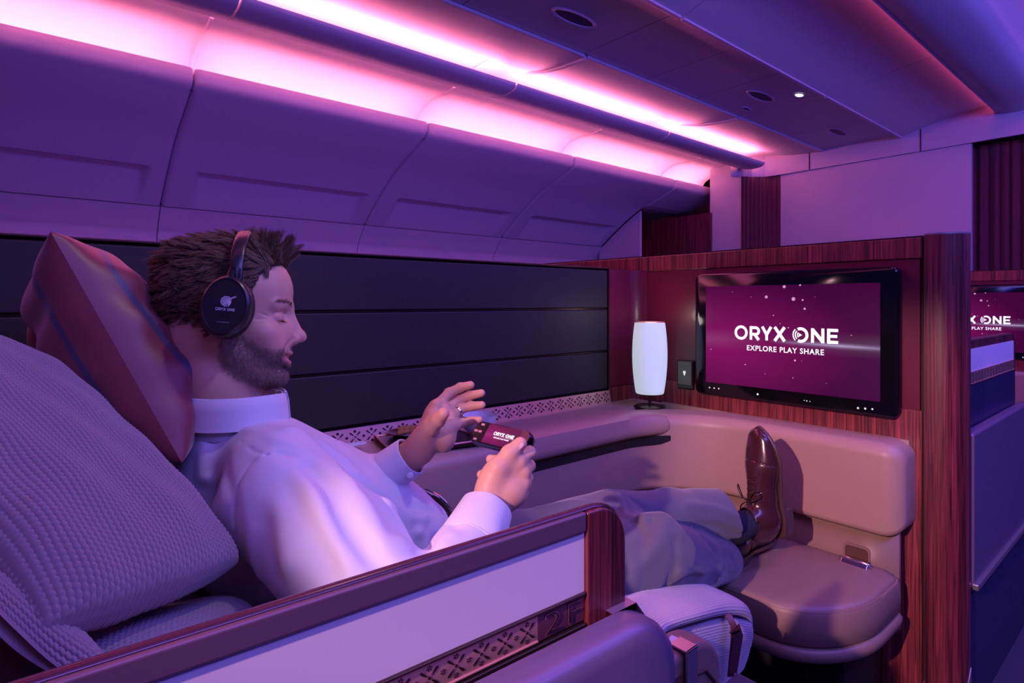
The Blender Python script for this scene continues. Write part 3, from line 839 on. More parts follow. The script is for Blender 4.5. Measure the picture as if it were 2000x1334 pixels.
m.loft([oring(zt-0.082, 0.985), oring(zt-0.076, 1.0), oring(zt-0.045, 1.006), oring(zt-0.010, 1.0), oring(zt-0.004, 0.990), oring(zt-0.0045, 0.975), oring(zt+0.003, 0.965), oring(zt+0.006, 0.92), oring(zt+0.010, 0.8), oring(zt+0.012, 0.5)])
m.build('cushion', M_tan2, ot, smooth=60)
m = MB()
pp = [Vector(q) for q in oring(zt-0.0035, 0.984)][5:22]
m.tube(pp, 0.0022, 6); m.build('piping', M_tan2, ot, smooth=60)
m = MB(); m.loft([oring(zt-0.118, 0.985), oring(zt-0.112, 1.01), oring(zt-0.095, 1.016), oring(zt-0.088, 1.0), oring(zt-0.083, 0.97)]); m.build('rim', M_metal if 0 else M_tan2, ot, smooth=60)
m = MB(); m.box((1.52, 0.56, 0.0), (1.745, 1.1, zt-0.115)); m.build('pedestal', M_blackr, ot, bevel=0.01)
# chrome belt buckle in its recess
a = P(1652, 1062, X=1.735); b_ = P(1702, 1122, X=1.735)
t = thing('seat_belt', 'chrome seat belt buckle lying in a recess above the ottoman', 'seat belt', (1.72, (a.y+b_.y)/2, b_.z))
cy, cz = (a.y+b_.y)/2, (a.z+b_.z)/2
hw, hh = abs(a.y-b_.y)/2, 0.040
m = MB()
for s, x in ((1.0, 1.7235), (1.0, 1.7215), (0.88, 1.7215), (0.84, 1.7235)): pass
m.loft([rrect(cy, cz, hw*1.04, hh*1.04, 0.012, 1.7245), rrect(cy, cz, hw*1.04, hh*1.04, 0.012, 1.7205), rrect(cy, cz, hw*0.90, hh*0.90, 0.010, 1.7205), rrect(cy, cz, hw*0.90, hh*0.90, 0.010, 1.7245)], caps=False)
m.build('recess_frame', M_tan2, t, smooth=50)
m = MB(); m.loft([rrect(cy, cz, hw*0.95, hh*0.95, 0.010, 1.7238), rrect(cy, cz, hw*0.95, hh*0.95, 0.010, 1.7228)]); m.build('recess_back', M_brown, t)
q0 = P(1645, 1088, X=1.685); q1 = P(1699, 1106, X=1.685)
m = MB(); ax = (q1-q0).normalized(); up = Vector((0.5, 0, 0.6)).normalized()
m.prism([q0, q1, q1-up*0.024, q0-up*0.024], (-0.010, 0, 0.006)); m.build('buckle_plate', M_chrome, t, bevel=0.004)
m = MB(); m.tube([q0+Vector((0.02,0.004,-0.012)), q0+Vector((-0.006,0.004,0.002)), q0+Vector((-0.008,-0.004,0.006)), q1+Vector((-0.008,0.004,0.006)), q1+Vector((-0.006,-0.004,0.002)), q1+Vector((0.02,-0.004,-0.012))], 0.0035, 8); m.build('buckle_bar', M_chrome, t, smooth=60)
m = MB(); m.prism([q0+ax*0.01+Vector((0.035,0,-0.004)), q1-ax*0.01+Vector((0.035,0,-0.004)), q1-ax*0.01, q0+ax*0.01], (0, 0, -0.003)); m.build('webbing', M_brown, t)

# ---- table lamp
lx, ly = 1.70, 1.265
q = P(1269, 795, Z=ZT)
lx, ly = q.x-0.0, q.y
t = thing('table_lamp', 'glowing white barrel-shaped table lamp on the ledge in the corner', 'lamp', (lx, ly, ZT))
dl = CA*lx+SA*ly; s = dl/FPX
M_shade = mat('lit_lamp_glass', (0.9, 0.92, 0.92), 0.3, emit=(0.60, 0.78, 0.80), estr=0.62)
m = MB(); m.lathe([(0.0, 0), (0.052, 0), (0.054, 0.002), (0.050, 0.005), (0.012, 0.008), (0.0, 0.008)], (lx, ly, ZT+0.0008), 40); m.build('base', M_bronze, t, smooth=50)
m = MB(); m.lathe([(0.006, 0), (0.0055, 0.05)], (lx, ly, ZT+0.007), 16); m.build('stem', M_bronze, t, smooth=50)
hb = (795-768)*s; ht = (795-630)*s; w0, wm, w1 = 27*s, 33.5*s, 29*s
prof = [(0.004, hb-0.001), (w0*0.95, hb)]
for k in range(17):
    u = k/16; r = (w0*(1-u)+w1*u)+(wm-(w0+w1)/2)*4*u*(1-u); prof.append((r, hb+0.003+(ht-hb-0.004)*u))
prof += [(w1*0.94, ht), (w1*0.90, ht-0.004), (0.02, ht-0.006), (0.0, ht-0.006)]
m = MB(); m.lathe(prof, (lx, ly, ZT), 48); m.build('shade', M_shade, t, smooth=50)
m = MB(); m.lathe([(w1*0.95, 0), (w1*0.97, 0.002), (w1*0.93, 0.003), (w1*0.86, 0.001)], (lx, ly, ZT+ht), 40, caps=False); m.build('rim', M_copper, t, smooth=50)
lamp('table_lamp_glow', 'POINT', (lx-0.02, ly-0.02, ZT+ht+0.02-H), (0, 0, -1), 0.35, (0.9, 0.75, 0.75), 0.03)

# ---------------------------------------------------------------- near half door with the seat number
dA = P(1155, 987, Z=H-0.21); dB = P(400, 1222, Z=H-0.21)
dir_ = (dA-dB); dir_.z = 0; dir_.normalize(); out_ = Vector((dir_.y, -dir_.x, 0))       # towards the aisle (camera)
if out_.y > 0: out_ = -out_
DT = dA.z
def D(px, py, o=0.0):
    """a point on the door's aisle face, seen at a pixel"""
    f = dA + out_*(0.012+o)
    a = (px-1000)/FPX; b_ = (HY-py)/FPX; r = Vector((CA+SA*a, SA-CA*a, b_)); 
    k = (Vector((f.x, f.y, 0)).dot(out_))/(Vector((r.x, r.y, 0)).dot(out_)); return Vector((0, 0, H))+r*k
def DL(s, z, o=0.0):
    q = dA+dir_*s+out_*(0.012+o); return Vector((q.x, q.y, z))
def s_of(p): return (p-dA-out_*0.012).dot(dir_)
door = thing('sliding_door', 'near half-height suite door with pale panel, copper strip and 2F seat number', 'door', tuple(DL(-0.2, 0.3)))
sE = s_of(D(1222, 1100)); sW = s_of(D(1148, 1020)); sW2 = s_of(D(1147, 1100))
zLo = 0.30; S0 = -1.25
zPanT = D(1146, 1040).z; zPanB = D(1146, 1158).z; zStT = D(1146, 1163).z; zStB = D(1146, 1214).z
TH = 0.012
def slab(m, s0, s1, z0, z1, o0, o1, mi=0):
    m.prism([DL(s0, z0, o0), DL(s1, z0, o0), DL(s1, z1, o0), DL(s0, z1, o0)], out_*(o1-o0), mi)
m = MB(); slab(m, S0, sW-0.0005, zPanT, DT+0.0003, -TH, 0.0); m.build('top_rail', mat('mauve_frame', (0.17, 0.085, 0.15), 0.38, metal=0.3), door, bevel=0.0028, seg=3)
M_pale = mat('pale_panel', (0.78, 0.66, 0.72), 0.55)
m = MB(); slab(m, S0, sW-0.001, zPanB, zPanT+0.002, -TH, -0.004); m.build('pale_panel', M_pale, door)
m = MB(); slab(m, S0, sW-0.001, zLo, zPanB+0.001, -TH, -0.006); m.build('lower_board', M_blackm, door)
m = MB(); slab(m, S0, sW-0.001, zStT, zPanB-0.0, -0.006, -0.0005); slab(m, S0, sW-0.001, zStB-0.006, zStB-0.002, -0.006, -0.0005); m.build('strip_edging', M_bronze, door, bevel=0.001)
# wooden end with a round top corner
R = 0.042
pts = [DL(sW, zLo), DL(sE, zLo)]
for k in range(10):
    a = math.radians(90*k/9); pts.append(DL(sE-R+R*math.cos(a), DT-R+R*math.sin(a)))
pts.append(DL(sW, DT))
m = MB(); m.prism([p_-out_*(TH) for p_ in pts], out_*(TH+0.0005)); m.build('wood_end', M_wood2, door, bevel=0.003)
# dark polished capping that follows the top
cp_ = [DL(S0, DT+0.001, -TH/2)]+[DL(sE-R+R*math.cos(math.radians(a)), DT-R+R*math.sin(math.radians(a))+0.001, -TH/2) for a in (90, 75, 60, 45, 30, 15, 0)]+[DL(sE, zLo+0.1, -TH/2)]
m = MB()
for i in range(len(cp_)-1):
    pass
rings = []
for i, q in enumerate(cp_):
    t_ = (cp_[min(i+1, len(cp_)-1)]-cp_[max(i-1, 0)]).normalized(); u_ = t_.cross(out_).normalized()
    if u_.z < 0 and i < 3: u_ = -u_
    if i >= 3 and u_.dot(dir_) < 0: u_ = -u_
    rings.append([q+out_*(TH*0.5-0.004), q+out_*(TH*0.5-0.006)+u_*0.0028, q-out_*(TH*0.5-0.004)+u_*0.0028, q-out_*(TH*0.5)+u_*0.0015, q-out_*(TH*0.5)-u_*0.002])
m.loft(rings); m.build('capping', mat('polished_plum', (0.09, 0.03, 0.06), 0.22, metal=0.5), door, smooth=60)
# copper strip with drops and flowers, then the seat number on a dark field
hS = zStT-zStB
s2 = s_of(D(1062, 1230)); s1 = -0.78
m = MB(); Ln = s2-s1; n = int(round(Ln/hS)); n_ = n
A_ = DL(s1, zStB, -0.004); 
strip('copper_strip', A_, DL(s2-0.004, zStB, -0.004), (0,0,1), out_, hS, door, n=n)
m = MB(); slab(m, s2-0.004, sW-0.001, zStB, zStT, -0.006, -0.004)
m.build('number_plate', mat('plum_metal', (0.20, 0.06, 0.10), 0.4, metal=0.5), door)
g = text_geo('2F', 1.0, 0.0, 1.15)
m = MB(); a = D(1068, 1240); b_ = D(1140, 1180)
wN = (s_of(b_)-s_of(a)); 
def outline_text(w_, h_, o, grow, mi):
    V, F = g; Q = fit_text(V, w_, h_)
    m.add([DL(s_of(a)+q[0], zStB+0.12*hS+q[1], o) for q in Q], F, mi)
outline_text(wN, hS*0.76, -0.0030, 0, 0)
g2 = text_geo('2F', 1.0, -0.014, 1.15); V2 = fit_text(g2[0], wN*0.965, hS*0.72)
m.add([DL(s_of(a)+wN*0.018+q[0], zStB+0.14*hS+q[1], -0.0026) for q in V2], g2[1], 1)
m.build('seat_number', [M_copper, mat('plum_inlay', (0.10, 0.03, 0.06), 0.3, metal=0.7)], door, smooth=None)

# housing the door slides into
hs = thing('door_housing', 'smooth plum shell in front of the door that it slides down into', 'door housing', tuple(DL(-0.1, 0.0, 0.03)))
c1 = D(1222, 1172, 0.028); 
eR = s_of(D(1308, 1230, 0.028)); zS = D(1125, 1238, 0.012).z
M_shell = mat('plum_shell', (0.20, 0.13, 0.24), 0.34, metal=0.25)
def ring_shell(o, sh):
    R = 0.07; out = [DL(S0, 0.03, o), DL(eR-sh, 0.03, o)]
    for k in range(12):
        a = math.radians(90*k/11); out.append(DL(eR-sh-R+R*math.cos(a), zS-sh-R*0.85+R*0.85*math.sin(a), o))
    out.append(DL(S0, zS-sh, o)); return out
m = MB(); m.loft([ring_shell(0.010, 0.0), ring_shell(0.026, 0.0), ring_shell(0.036, 0.003), ring_shell(0.042, 0.010), ring_shell(0.044, 0.020)]); m.build('outer_shell', M_shell, hs, smooth=50)
m = MB(); m.loft([ring_shell(-TH-0.042, 0.004), ring_shell(-TH-0.034, 0.0), ring_shell(-TH-0.006, 0.0)]); m.build('inner_shell', M_shell, hs, smooth=50)
def blk(o, sh=0.0): return [DL(sE+0.005, 0.03, o)]+ring_shell(o, sh)[1:14]+[DL(sE+0.005, zS-sh, o)]
m = MB(); m.loft([blk(-TH-0.043, 0.004), blk(-TH-0.035), blk(0.0101)]); m.build('end_block', M_shell, hs, smooth=40)

# ---- the next suite's door seen past the pillar
nd = thing('sliding_door', 'raised door of the next suite beyond the pillar, pale panel and copper strip on top', 'door', (2.3, 0.42, 0.2))
Y2 = 0.415
xE = P(1983, 650, Y=Y2).x
z_t, z_p0, z_p1, z_s = P(1981, 650, Y=Y2).z, P(1975, 666, Y=Y2).z, P(1975, 702, Y=Y2).z, P(1975, 722, Y=Y2).z
R = 0.05
pts = [(1.95, Y2, 0.4), (xE, Y2, 0.4)]+[(xE-R+R*math.cos(math.radians(a)), Y2, z_t-R+R*math.sin(math.radians(a))) for a in range(0, 91, 15)]+[(1.95, Y2, z_t)]
m = MB(); m.prism(pts, (0, 0.03, 0)); m.build('frame', M_wood2, nd, bevel=0.003)
m = MB(); m.box((1.95, Y2-0.003, z_p1), (xE-0.045, Y2+0.01, z_p0)); m.build('pale_panel', M_pale, nd)
strip('copper_strip', (2.0, Y2-0.004, z_s), (xE-0.045, Y2-0.004, z_s), (0,0,1), (0,-1,0), z_p1-z_s, nd, simple=True)
m = MB(); m.box((1.95, Y2-0.003, 0.4), (xE-0.045, Y2+0.01, z_s-0.006)); m.build('lower_panel', mat('navy_panel', (0.03, 0.025, 0.09), 0.35), nd)
ns = thing('door_housing', 'lavender shell of the next suite beyond the pillar, with dark base on the carpet', 'door housing', (2.4, 0.40, 0.0))
z1 = P(1990, 790, Y=Y2-0.02).z; z0 = P(2000, 1012, Y=Y2-0.02).z; xS2 = P(2004, 800, Y=Y2-0.02).x
R = 0.05; pts = [(1.9, Y2-0.03, z0), (4.4, Y2-0.03, z0)]
pts = [(1.877, Y2-0.035, z0), (xS2, Y2-0.035, z0)]+[(xS2-R+R*math.cos(math.radians(a)), Y2-0.035, z1-R+R*math.sin(math.radians(a))) for a in range(0, 91, 15)]+[(1.877, Y2-0.035, z1)]
m = MB(); m.prism(pts, (0, 0.03, 0)); m.build('outer_shell', M_shell, ns, bevel=0.008, seg=4)
m = MB(); m.box((1.877, Y2-0.022, 0.0), (xS2-0.02, Y2+0.01, z0+0.002)); m.build('base', mat('navy_base', (0.03, 0.03, 0.10), 0.5), ns)
m = MB(); m.box((1.877, Y2-0.044, z0-0.004), (xS2, Y2-0.030, z0+0.012)); m.build('edge_trim', M_metal, ns, bevel=0.003)
# side pad of the next suite, just visible behind its door
m = MB(); m.box((1.765+PITCH-0.05, 0.50, 0.50), (1.80+PITCH, 1.2, 0.735)); o = m.build('headboard_pad', M_tan, None, bevel=0.02, seg=4)
tag(o, 'tan pad under the distant screen at the right edge', 'pad')
# ---------------------------------------------------------------- implicit surfaces -> meshes (surface nets)
def smin(a, b, k):
    h = np.clip(0.5+0.5*(b-a)/k, 0, 1); return b*(1-h)+a*h-k*h*(1-h)
def smax(a, b, k): return -smin(-a, -b, k)
def s_caps(a, b, ra, rb=None):
    a = np.array(a, np.float32); b = np.array(b, np.float32); rb = ra if rb is None else rb; ba = b-a; l2 = float(ba@ba)+1e-12
    def f(p):
        t = np.clip(((p-a)@ba)/l2, 0, 1); q = p-a-t[:, None]*ba
        return np.sqrt((q*q).sum(1))-(ra+(rb-ra)*t)
    return f
def s_ell(c, r, R=None):
    c = np.array(c, np.float32); r = np.array(r, np.float32); Rm = None if R is None else np.array(R, np.float32)
    def f(p):
        q = p-c
        if Rm is not None: q = q@Rm          # columns of R are the ellipsoid axes
        k0 = np.sqrt(((q/r)**2).sum(1)); k1 = np.sqrt(((q/(r*r))**2).sum(1))+1e-9
        return k0*(k0-1)/k1
    return f
def s_path(pts, rad, k=0.01):
    """smooth chain of round cones"""
    fs = [s_caps(a, b, ra, rb) for a, b, ra, rb in zip(pts[:-1], pts[1:], rad[:-1], rad[1:])]
    def f(p):
        d = fs[0](p)
        for g in fs[1:]: d = smin(d, g(p), k)
        return d
    return f
def s_flat(a, b, ra, rb, axis, flat):
    """round cone whose section is squashed (flat<1) along axis"""
    a = np.array(a, np.float32); b = np.array(b, np.float32); ax = np.array(axis, np.float32); ax /= np.linalg.norm(ax); ba = b-a; l2 = float(ba@ba)
    def f(p):
        t = np.clip(((p-a)@ba)/l2, 0, 1); q = p-a-t[:, None]*ba; h = q@ax
        q = q+ax*(h*(1/flat-1))[:, None]
        return (np.sqrt((q*q).sum(1))-(ra+(rb-ra)*t))*(0.5+0.5*flat)
    return f
def ridge(a, b, w, amp, pw=1.0):
    a = np.array(a, np.float32); b = np.array(b, np.float32); ba = b-a; l2 = float(ba@ba)+1e-12
    def f(p):
        t = ((p-a)@ba)/l2; tc = np.clip(t, 0, 1); q = p-a-tc[:, None]*ba
        e = np.clip(np.minimum(t, 1-t)*4+0.6, 0, 1)
        return amp*np.exp(-(q*q).sum(1)/(w*w))*e
    return f
def groove_path(pts, w, amp):
    fs = [ridge(a, b, w, amp) for a, b in zip(pts[:-1], pts[1:])]
    pts = [np.array(q, np.float32) for q in pts]
    def f(p):
        best = None
        for a, b in zip(pts[:-1], pts[1:]):
            ba = b-a; t = np.clip(((p-a)@ba)/(float(ba@ba)+1e-12), 0, 1); q = p-a-t[:, None]*ba; d = (q*q).sum(1)
            best = d if best is None else np.minimum(best, d)
        return amp*np.exp(-best/(w*w))
    return f

def surface_nets(fn, lo, hi, h, B=12, slack=1.6):
    lo = np.array(lo, float); hi = np.array(hi, float)
    nb = np.ceil((hi-lo)/(h*B)).astype(int)
    bi = np.stack(np.meshgrid(*[np.arange(n) for n in nb], indexing='ij'), -1).reshape(-1, 3)
    cen = lo+(bi+0.5)*B*h
    f = np.concatenate([fn(c.astype(np.float32)) for c in np.array_split(cen, max(1, len(cen)//200000+1))])
    bi = bi[np.abs(f) < B*h*0.87*slack+2*h]
    g = np.stack(np.meshgrid(*[np.arange(B+1)]*3, indexing='ij'), -1).reshape(-1, 3)
    N = (nb*B+3).astype(np.int64)
    def key(i): return (i[..., 0]*N[1]+i[..., 1])*N[2]+i[..., 2]
    keys, verts, quads = [], [], []
    cor = np.array([(a, b, c) for a in (0, 1) for b in (0, 1) for c in (0, 1)])
    edges = [(i, j) for i in range(8) for j in range(i+1, 8) if np.abs(cor[i]-cor[j]).sum() == 1]
    M = 220
    for s in range(0, len(bi), M):
        bb = bi[s:s+M]; idx = bb[:, None, :]*B+g[None]
        pts = (lo+idx.reshape(-1, 3)*h).astype(np.float32)
        F = fn(pts).reshape(len(bb), B+1, B+1, B+1)
        I = F < 0
        C = np.stack([I[:, a:B+a, b:B+b, c:B+c] for a, b, c in cor], -1)
        act = C.any(-1) & ~C.all(-1)
        w = np.argwhere(act)
        if len(w):
            base = bb[w[:, 0]]*B+w[:, 1:]
            vals = np.stack([F[w[:, 0], w[:, 1]+a, w[:, 2]+b, w[:, 3]+c] for a, b, c in cor], -1)
            acc = np.zeros((len(w), 3)); cnt = np.zeros(len(w))
            for i, j in edges:
                cr = (vals[:, i] < 0) != (vals[:, j] < 0)
                t = np.where(cr, vals[:, i]/np.where(cr, vals[:, i]-vals[:, j], 1), 0)
                q = cor[i]+(cor[j]-cor[i])*t[:, None]; acc += q*cr[:, None]; cnt += cr
            keys.append(key(base+0)); verts.append(lo+(base+acc/cnt[:, None])*h)
        for ax in range(3):
            a1, a2 = [(1, 2), (2, 0), (0, 1)][ax]
            sl0 = [slice(None)]+[slice(0, B)]*3; sl1 = [slice(None)]+[slice(0, B)]*3; sl1[ax+1] = slice(1, B+1)
            A_ = I[tuple(sl0)]; B_ = I[tuple(sl1)]; ch = np.argwhere(A_ != B_)
            if not len(ch): continue
            base = bb[ch[:, 0]]*B+ch[:, 1:]; e1 = np.zeros(3, int); e1[a1] = 1; e2 = np.zeros(3, int); e2[a2] = 1
            q = np.stack([key(base-e1-e2), key(base-e2), key(base), key(base-e1)], -1)
            flip = ~A_[tuple(ch.T)]
            q[flip] = q[flip][:, ::-1]
            quads.append(q)
    keys = np.concatenate(keys); verts = np.concatenate(verts); quads = np.concatenate(quads)
    k, ix = np.unique(keys, return_index=True); verts = verts[ix]
    pos = np.searchsorted(k, quads); pos = np.clip(pos, 0, len(k)-1); ok = (k[pos] == quads).all(1)
    quads = pos[ok]
    # largest pieces only matter; drop nothing. project vertices onto the surface once
    p32 = verts.astype(np.float32); e = h*0.5
    d0 = fn(p32); G = np.stack([fn(p32+np.array(v, np.float32)*e)-d0 for v in ((1,0,0),(0,1,0),(0,0,1))], -1)/e
    gl = (G*G).sum(1)+1e-9; st = -d0/gl; st = np.clip(st, -0.6*h, 0.6*h)
    verts = verts+G*st[:, None]
    return verts, quads

def join_geo(parts):
    V, F, C, b = [], [], [], 0
    for v, f, c in parts: V.append(v); F.append(f+b); C.append(c); b += len(v)
    return np.concatenate(V), np.concatenate(F), np.concatenate(C)

class Frame:
    """local axes f (forward), s (sideways), u (up) at o"""
    def __init__(self, o, f, u):
        self.o = np.array(o, float); f = np.array(f, float); f /= np.linalg.norm(f); u = np.array(u, float); u -= f*(u@f); u /= np.linalg.norm(u)
        self.f, self.u, self.s = f, u, np.cross(u, f)
        self.R = np.stack([self.f, self.s, self.u], 1)
    def w(self, *q):
        q = np.array(q if len(q) == 3 else q[0], float); return self.o+self.R@q
    def d(self, *q): return self.R@np.array(q, float)
    def loc(self, p): return (p-self.o.astype(np.float32))@self.R.astype(np.float32)

def hair_mesh(name, roots, dirs, lens, width, parent, m, seg=5, bend=None, rnd=None, cols=None):
    """many fine tapered strands as one mesh; dirs (n,3); bend (n,3) added progressively"""
    n = len(roots); t = np.linspace(0, 1, seg+1)
    bend = np.zeros_like(dirs) if bend is None else bend
    P_ = roots[:, None, :]+dirs[:, None, :]*(lens[:, None, None]*t[None, :, None])+bend[:, None, :]*(lens[:, None, None]*(t**2)[None, :, None])
    T = np.gradient(P_, axis=1); T /= np.linalg.norm(T, axis=2, keepdims=True)+1e-9
    ref = np.array([0.31, 0.22, 0.93]); N_ = np.cross(T, ref); N_ /= np.linalg.norm(N_, axis=2, keepdims=True)+1e-9; Bn = np.cross(T, N_)
    K = 3; w_ = (width*(1-0.85*t**1.5))[None, :, None] if np.isscalar(width) else width[:, None, None]*(1-0.85*t**1.5)[None, :, None]
    V = np.stack([P_+N_*w_*math.cos(2*math.pi*k/K)+Bn*w_*math.sin(2*math.pi*k/K) for k in range(K)], 2)
    V = V.reshape(-1, 3); s1 = K; S = (seg+1)*K
    i = np.arange(n)[:, None, None]*S; j = np.arange(seg)[None, :, None]*K; k = np.arange(K)[None, None, :]
    k2 = (k+1) % K
    F = np.stack([i+j+k, i+j+k2, i+j+K+k2, i+j+K+k], -1).reshape(-1, 4)
    return np_obj(name, V, F, m, parent)
# ================================================================ the man
def G(px, py, d): v = P(px, py, d=d); return np.array(v)
def vcol_mat(name, rough, spec=0.4, bump=None, sss=0.0, sheen=0.0):
    m = mat(name, (0.8, 0.8, 0.8), rough, spec=spec, bump=bump, sss=sss, sheen=sheen); nt = m.node_tree
    a = nt.nodes.new('ShaderNodeVertexColor'); a.layer_name = 'Col'; nt.links.new(a.outputs[0], nt.nodes['Principled BSDF'].inputs['Base Color']); return m
M_skin = vcol_mat('skin', 0.46, 0.35, bump=(700, 0.12, 0.0006), sss=0.25)
M_hair = mat('brown_hair', (0.15, 0.085, 0.050), 0.38, spec=0.6, var=(45, 0.6))
M_beard = mat('grey_brown_stubble', (0.28, 0.20, 0.17), 0.5, var=(90, 0.5))
M_shirt = mat('pale_blue_shirt', (0.60, 0.62, 0.74), 0.62, sheen=0.25, bump=(1500, 0.12, 0.0004))
M_trous = mat('grey_trousers', (0.105, 0.108, 0.145), 0.75, sheen=0.3, bump=(1400, 0.25, 0.0005), var=(700, 0.15))
M_sock = mat('navy_sock', (0.012, 0.014, 0.030), 0.9, bump=(900, 0.4, 0.001))
M_shoe = mat('oxblood_leather', (0.060, 0.016, 0.018), 0.22, spec=0.6, bump=(600, 0.08, 0.0006), coat=0.3)
M_lace = mat('waxed_lace', (0.04, 0.016, 0.018), 0.65)
M_sole = mat('shoe_sole', (0.10, 0.05, 0.045), 0.4)
M_belt = mat('black_belt_leather', (0.015, 0.012, 0.014), 0.3)
SKIN = np.array([0.60, 0.36, 0.27])

# ---- skeleton (world metres)
SHc = np.array([0.27, 0.99, H-0.235])          # between the shoulders
tdir = np.array([0.70, -0.03, -0.71]); tdir /= np.linalg.norm(tdir)
ndir = np.array([0.71, 0.0, 0.70]); ndir -= tdir*(ndir@tdir); ndir /= np.linalg.norm(ndir)
wdir = np.cross(ndir, tdir); 
if wdir[1] > 0: wdir = -wdir                   # towards the camera (his right)
R_sh = SHc+wdir*0.175+tdir*0.03; L_sh = SHc-wdir*0.175+tdir*0.03
R_el = np.array(G(818, 1268, 0.64)); R_wr = np.array(G(958, 1000, 0.83))
L_el = np.array([0.38, 1.05, H-0.42]); L_wr = np.array(G(806, 888, 1.02))
PEL = np.array([0.60, 0.945, H-0.595])

TR = np.stack([ndir, wdir, tdir], 1)
# ---- head
Ho = G(454, 611, 0.955); HSC = 0.968
az = math.radians(-23); pitch = math.radians(-1.5)
Ff = np.array([math.cos(az)*math.cos(pitch), math.sin(az)*math.cos(pitch), math.sin(pitch)])
HF = Frame(Ho, Ff, (0.0, 0.14, 1.0)); HF.R = HF.R*HSC           # HF.s points to his left (away from the camera)
def both(f): return f
def head_fn_local(q):
    """q local: x forward, y side (abs taken), z up; origin between the ears"""
    y = np.abs(q[:, 1]); p = np.stack([q[:, 0], y, q[:, 2]], 1)
    d = s_ell((-0.010, 0, 0.030), (0.099, 0.0765, 0.084))(p)
    d = smin(d, s_ell((0.040, 0, 0.040), (0.052, 0.064, 0.056))(p), 0.02)           # forehead
    d = smin(d, s_ell((0.030, 0, -0.040), (0.058, 0.054, 0.074))(p), 0.03)          # face block
    d = smin(d, s_caps((-0.008, 0.050, -0.052), (0.050, 0.022, -0.104), 0.018, 0.017)(p), 0.022)   # jaw
    d = smin(d, s_ell((0.072, 0, -0.107), (0.019, 0.022, 0.017))(p), 0.016)         # chin
    d = smin(d, s_ell((0.055, 0.040, -0.038), (0.024, 0.022, 0.020))(p), 0.018)     # cheek
    d = smin(d, s_ell((0.068, 0.028, -0.060), (0.020, 0.020, 0.022))(p), 0.018)     # smile cheek
    d = smin(d, s_ell((0.066, 0, -0.068), (0.028, 0.026, 0.024))(p), 0.014)         # muzzle
    d = smin(d, s_caps((0.086, 0.008, 0.012), (0.070, 0.046, 0.010), 0.0085, 0.007)(p), 0.012)     # brow
    d = smax(d, -s_ell((0.098, 0.032, -0.010), (0.018, 0.017, 0.013))(p), 0.012)    # eye socket
    d = smin(d, s_ell((0.078, 0.014, -0.036), (0.021, 0.020, 0.028))(p), 0.012); d = smin(d, s_caps((0.085, 0, 0.010), (0.1050, 0, -0.034), 0.0075, 0.0090)(p), 0.012)          # nose bridge
    d = smin(d, s_ell((0.1100, 0, -0.0405), (0.0100, 0.0095, 0.0088))(p), 0.010)      # tip
    d = smin(d, s_ell((0.0975, 0.0120, -0.0455), (0.0105, 0.0070, 0.0075))(p), 0.007) # wings
    d = smax(d, -s_ell((0.1015, 0.0068, -0.0530), (0.0060, 0.0036, 0.005))(p), 0.002) # nostril
    # eyeball under the lowered lid
    ey = s_ell((0.0700, 0.0315, -0.0105), (0.0132, 0.0150, 0.0125))(p)
    d = smin(d, ey, 0.0025)
    # lash line (slit between the lids), low on the ball
    sl = s_ell((0.0825, 0.0325, -0.0165), (0.004, 0.0125, 0.0013))(p); d = smax(d, -sl, 0.0015)
    # upper lid crease
    cr = groove_path([(0.083, 0.018, -0.002), (0.0835, 0.030, 0.0015), (0.074, 0.046, -0.004)], 0.0022, 0.0018)(p)
    # crow's feet and smile fold
    cr = cr+groove_path([(0.060, 0.052, -0.010), (0.045, 0.058, -0.004)], 0.0018, 0.0010)(p)+groove_path([(0.060, 0.052, -0.015), (0.044, 0.060, -0.016)], 0.0018, 0.0010)(p)
    cr = cr+groove_path([(0.100, 0.020, -0.044), (0.090, 0.032, -0.058), (0.080, 0.036, -0.074)], 0.0035, 0.0035)(p)
    d = d+cr
    # lips
    d = smin(d, s_path([(0.0935, 0, -0.0680), (0.0905, 0.013, -0.0680), (0.0745, 0.0320, -0.0635)], [0.0048, 0.0044, 0.0024], 0.003)(p), 0.003)
    d = smin(d, s_path([(0.0905, 0, -0.0845), (0.0880, 0.013, -0.0820), (0.0740, 0.0315, -0.0680)], [0.0058, 0.0052, 0.0026], 0.003)(p), 0.003)
    d = smax(d, -s_path([(0.0970, 0, -0.0765), (0.0935, 0.013, -0.0750), (0.0770, 0.0320, -0.0658)], [0.0050, 0.0044, 0.0017], 0.002)(p), 0.0015)
    d = d+groove_path([(0.088, 0, -0.0925), (0.084, 0.014, -0.0915)], 0.005, 0.0022)(p)
    # ear (sits under the headphone pad)
    d = smin(d, s_ell((-0.012, 0.078, -0.005), (0.017, 0.007, 0.028))(p), 0.006)
    # neck
    return d
nk_a = HF.w(-0.042, 0.0, -0.045)
nk_b = G(450, 835, 0.945)
def face_world(p): 
    q = HF.loc(p)/HSC**2; d = head_fn_local(q)*HSC
    d = smin(d, s_path([nk_a, (nk_a+nk_b)/2+np.array([0.004,0,0]), nk_b], [0.054, 0.056, 0.060], 0.02)(p), 0.022)
    d = smin(d, s_caps(HF.w(0.03, 0, -0.092), HF.w(-0.012, 0, -0.128), 0.026, 0.032)(p), 0.03)
    return d
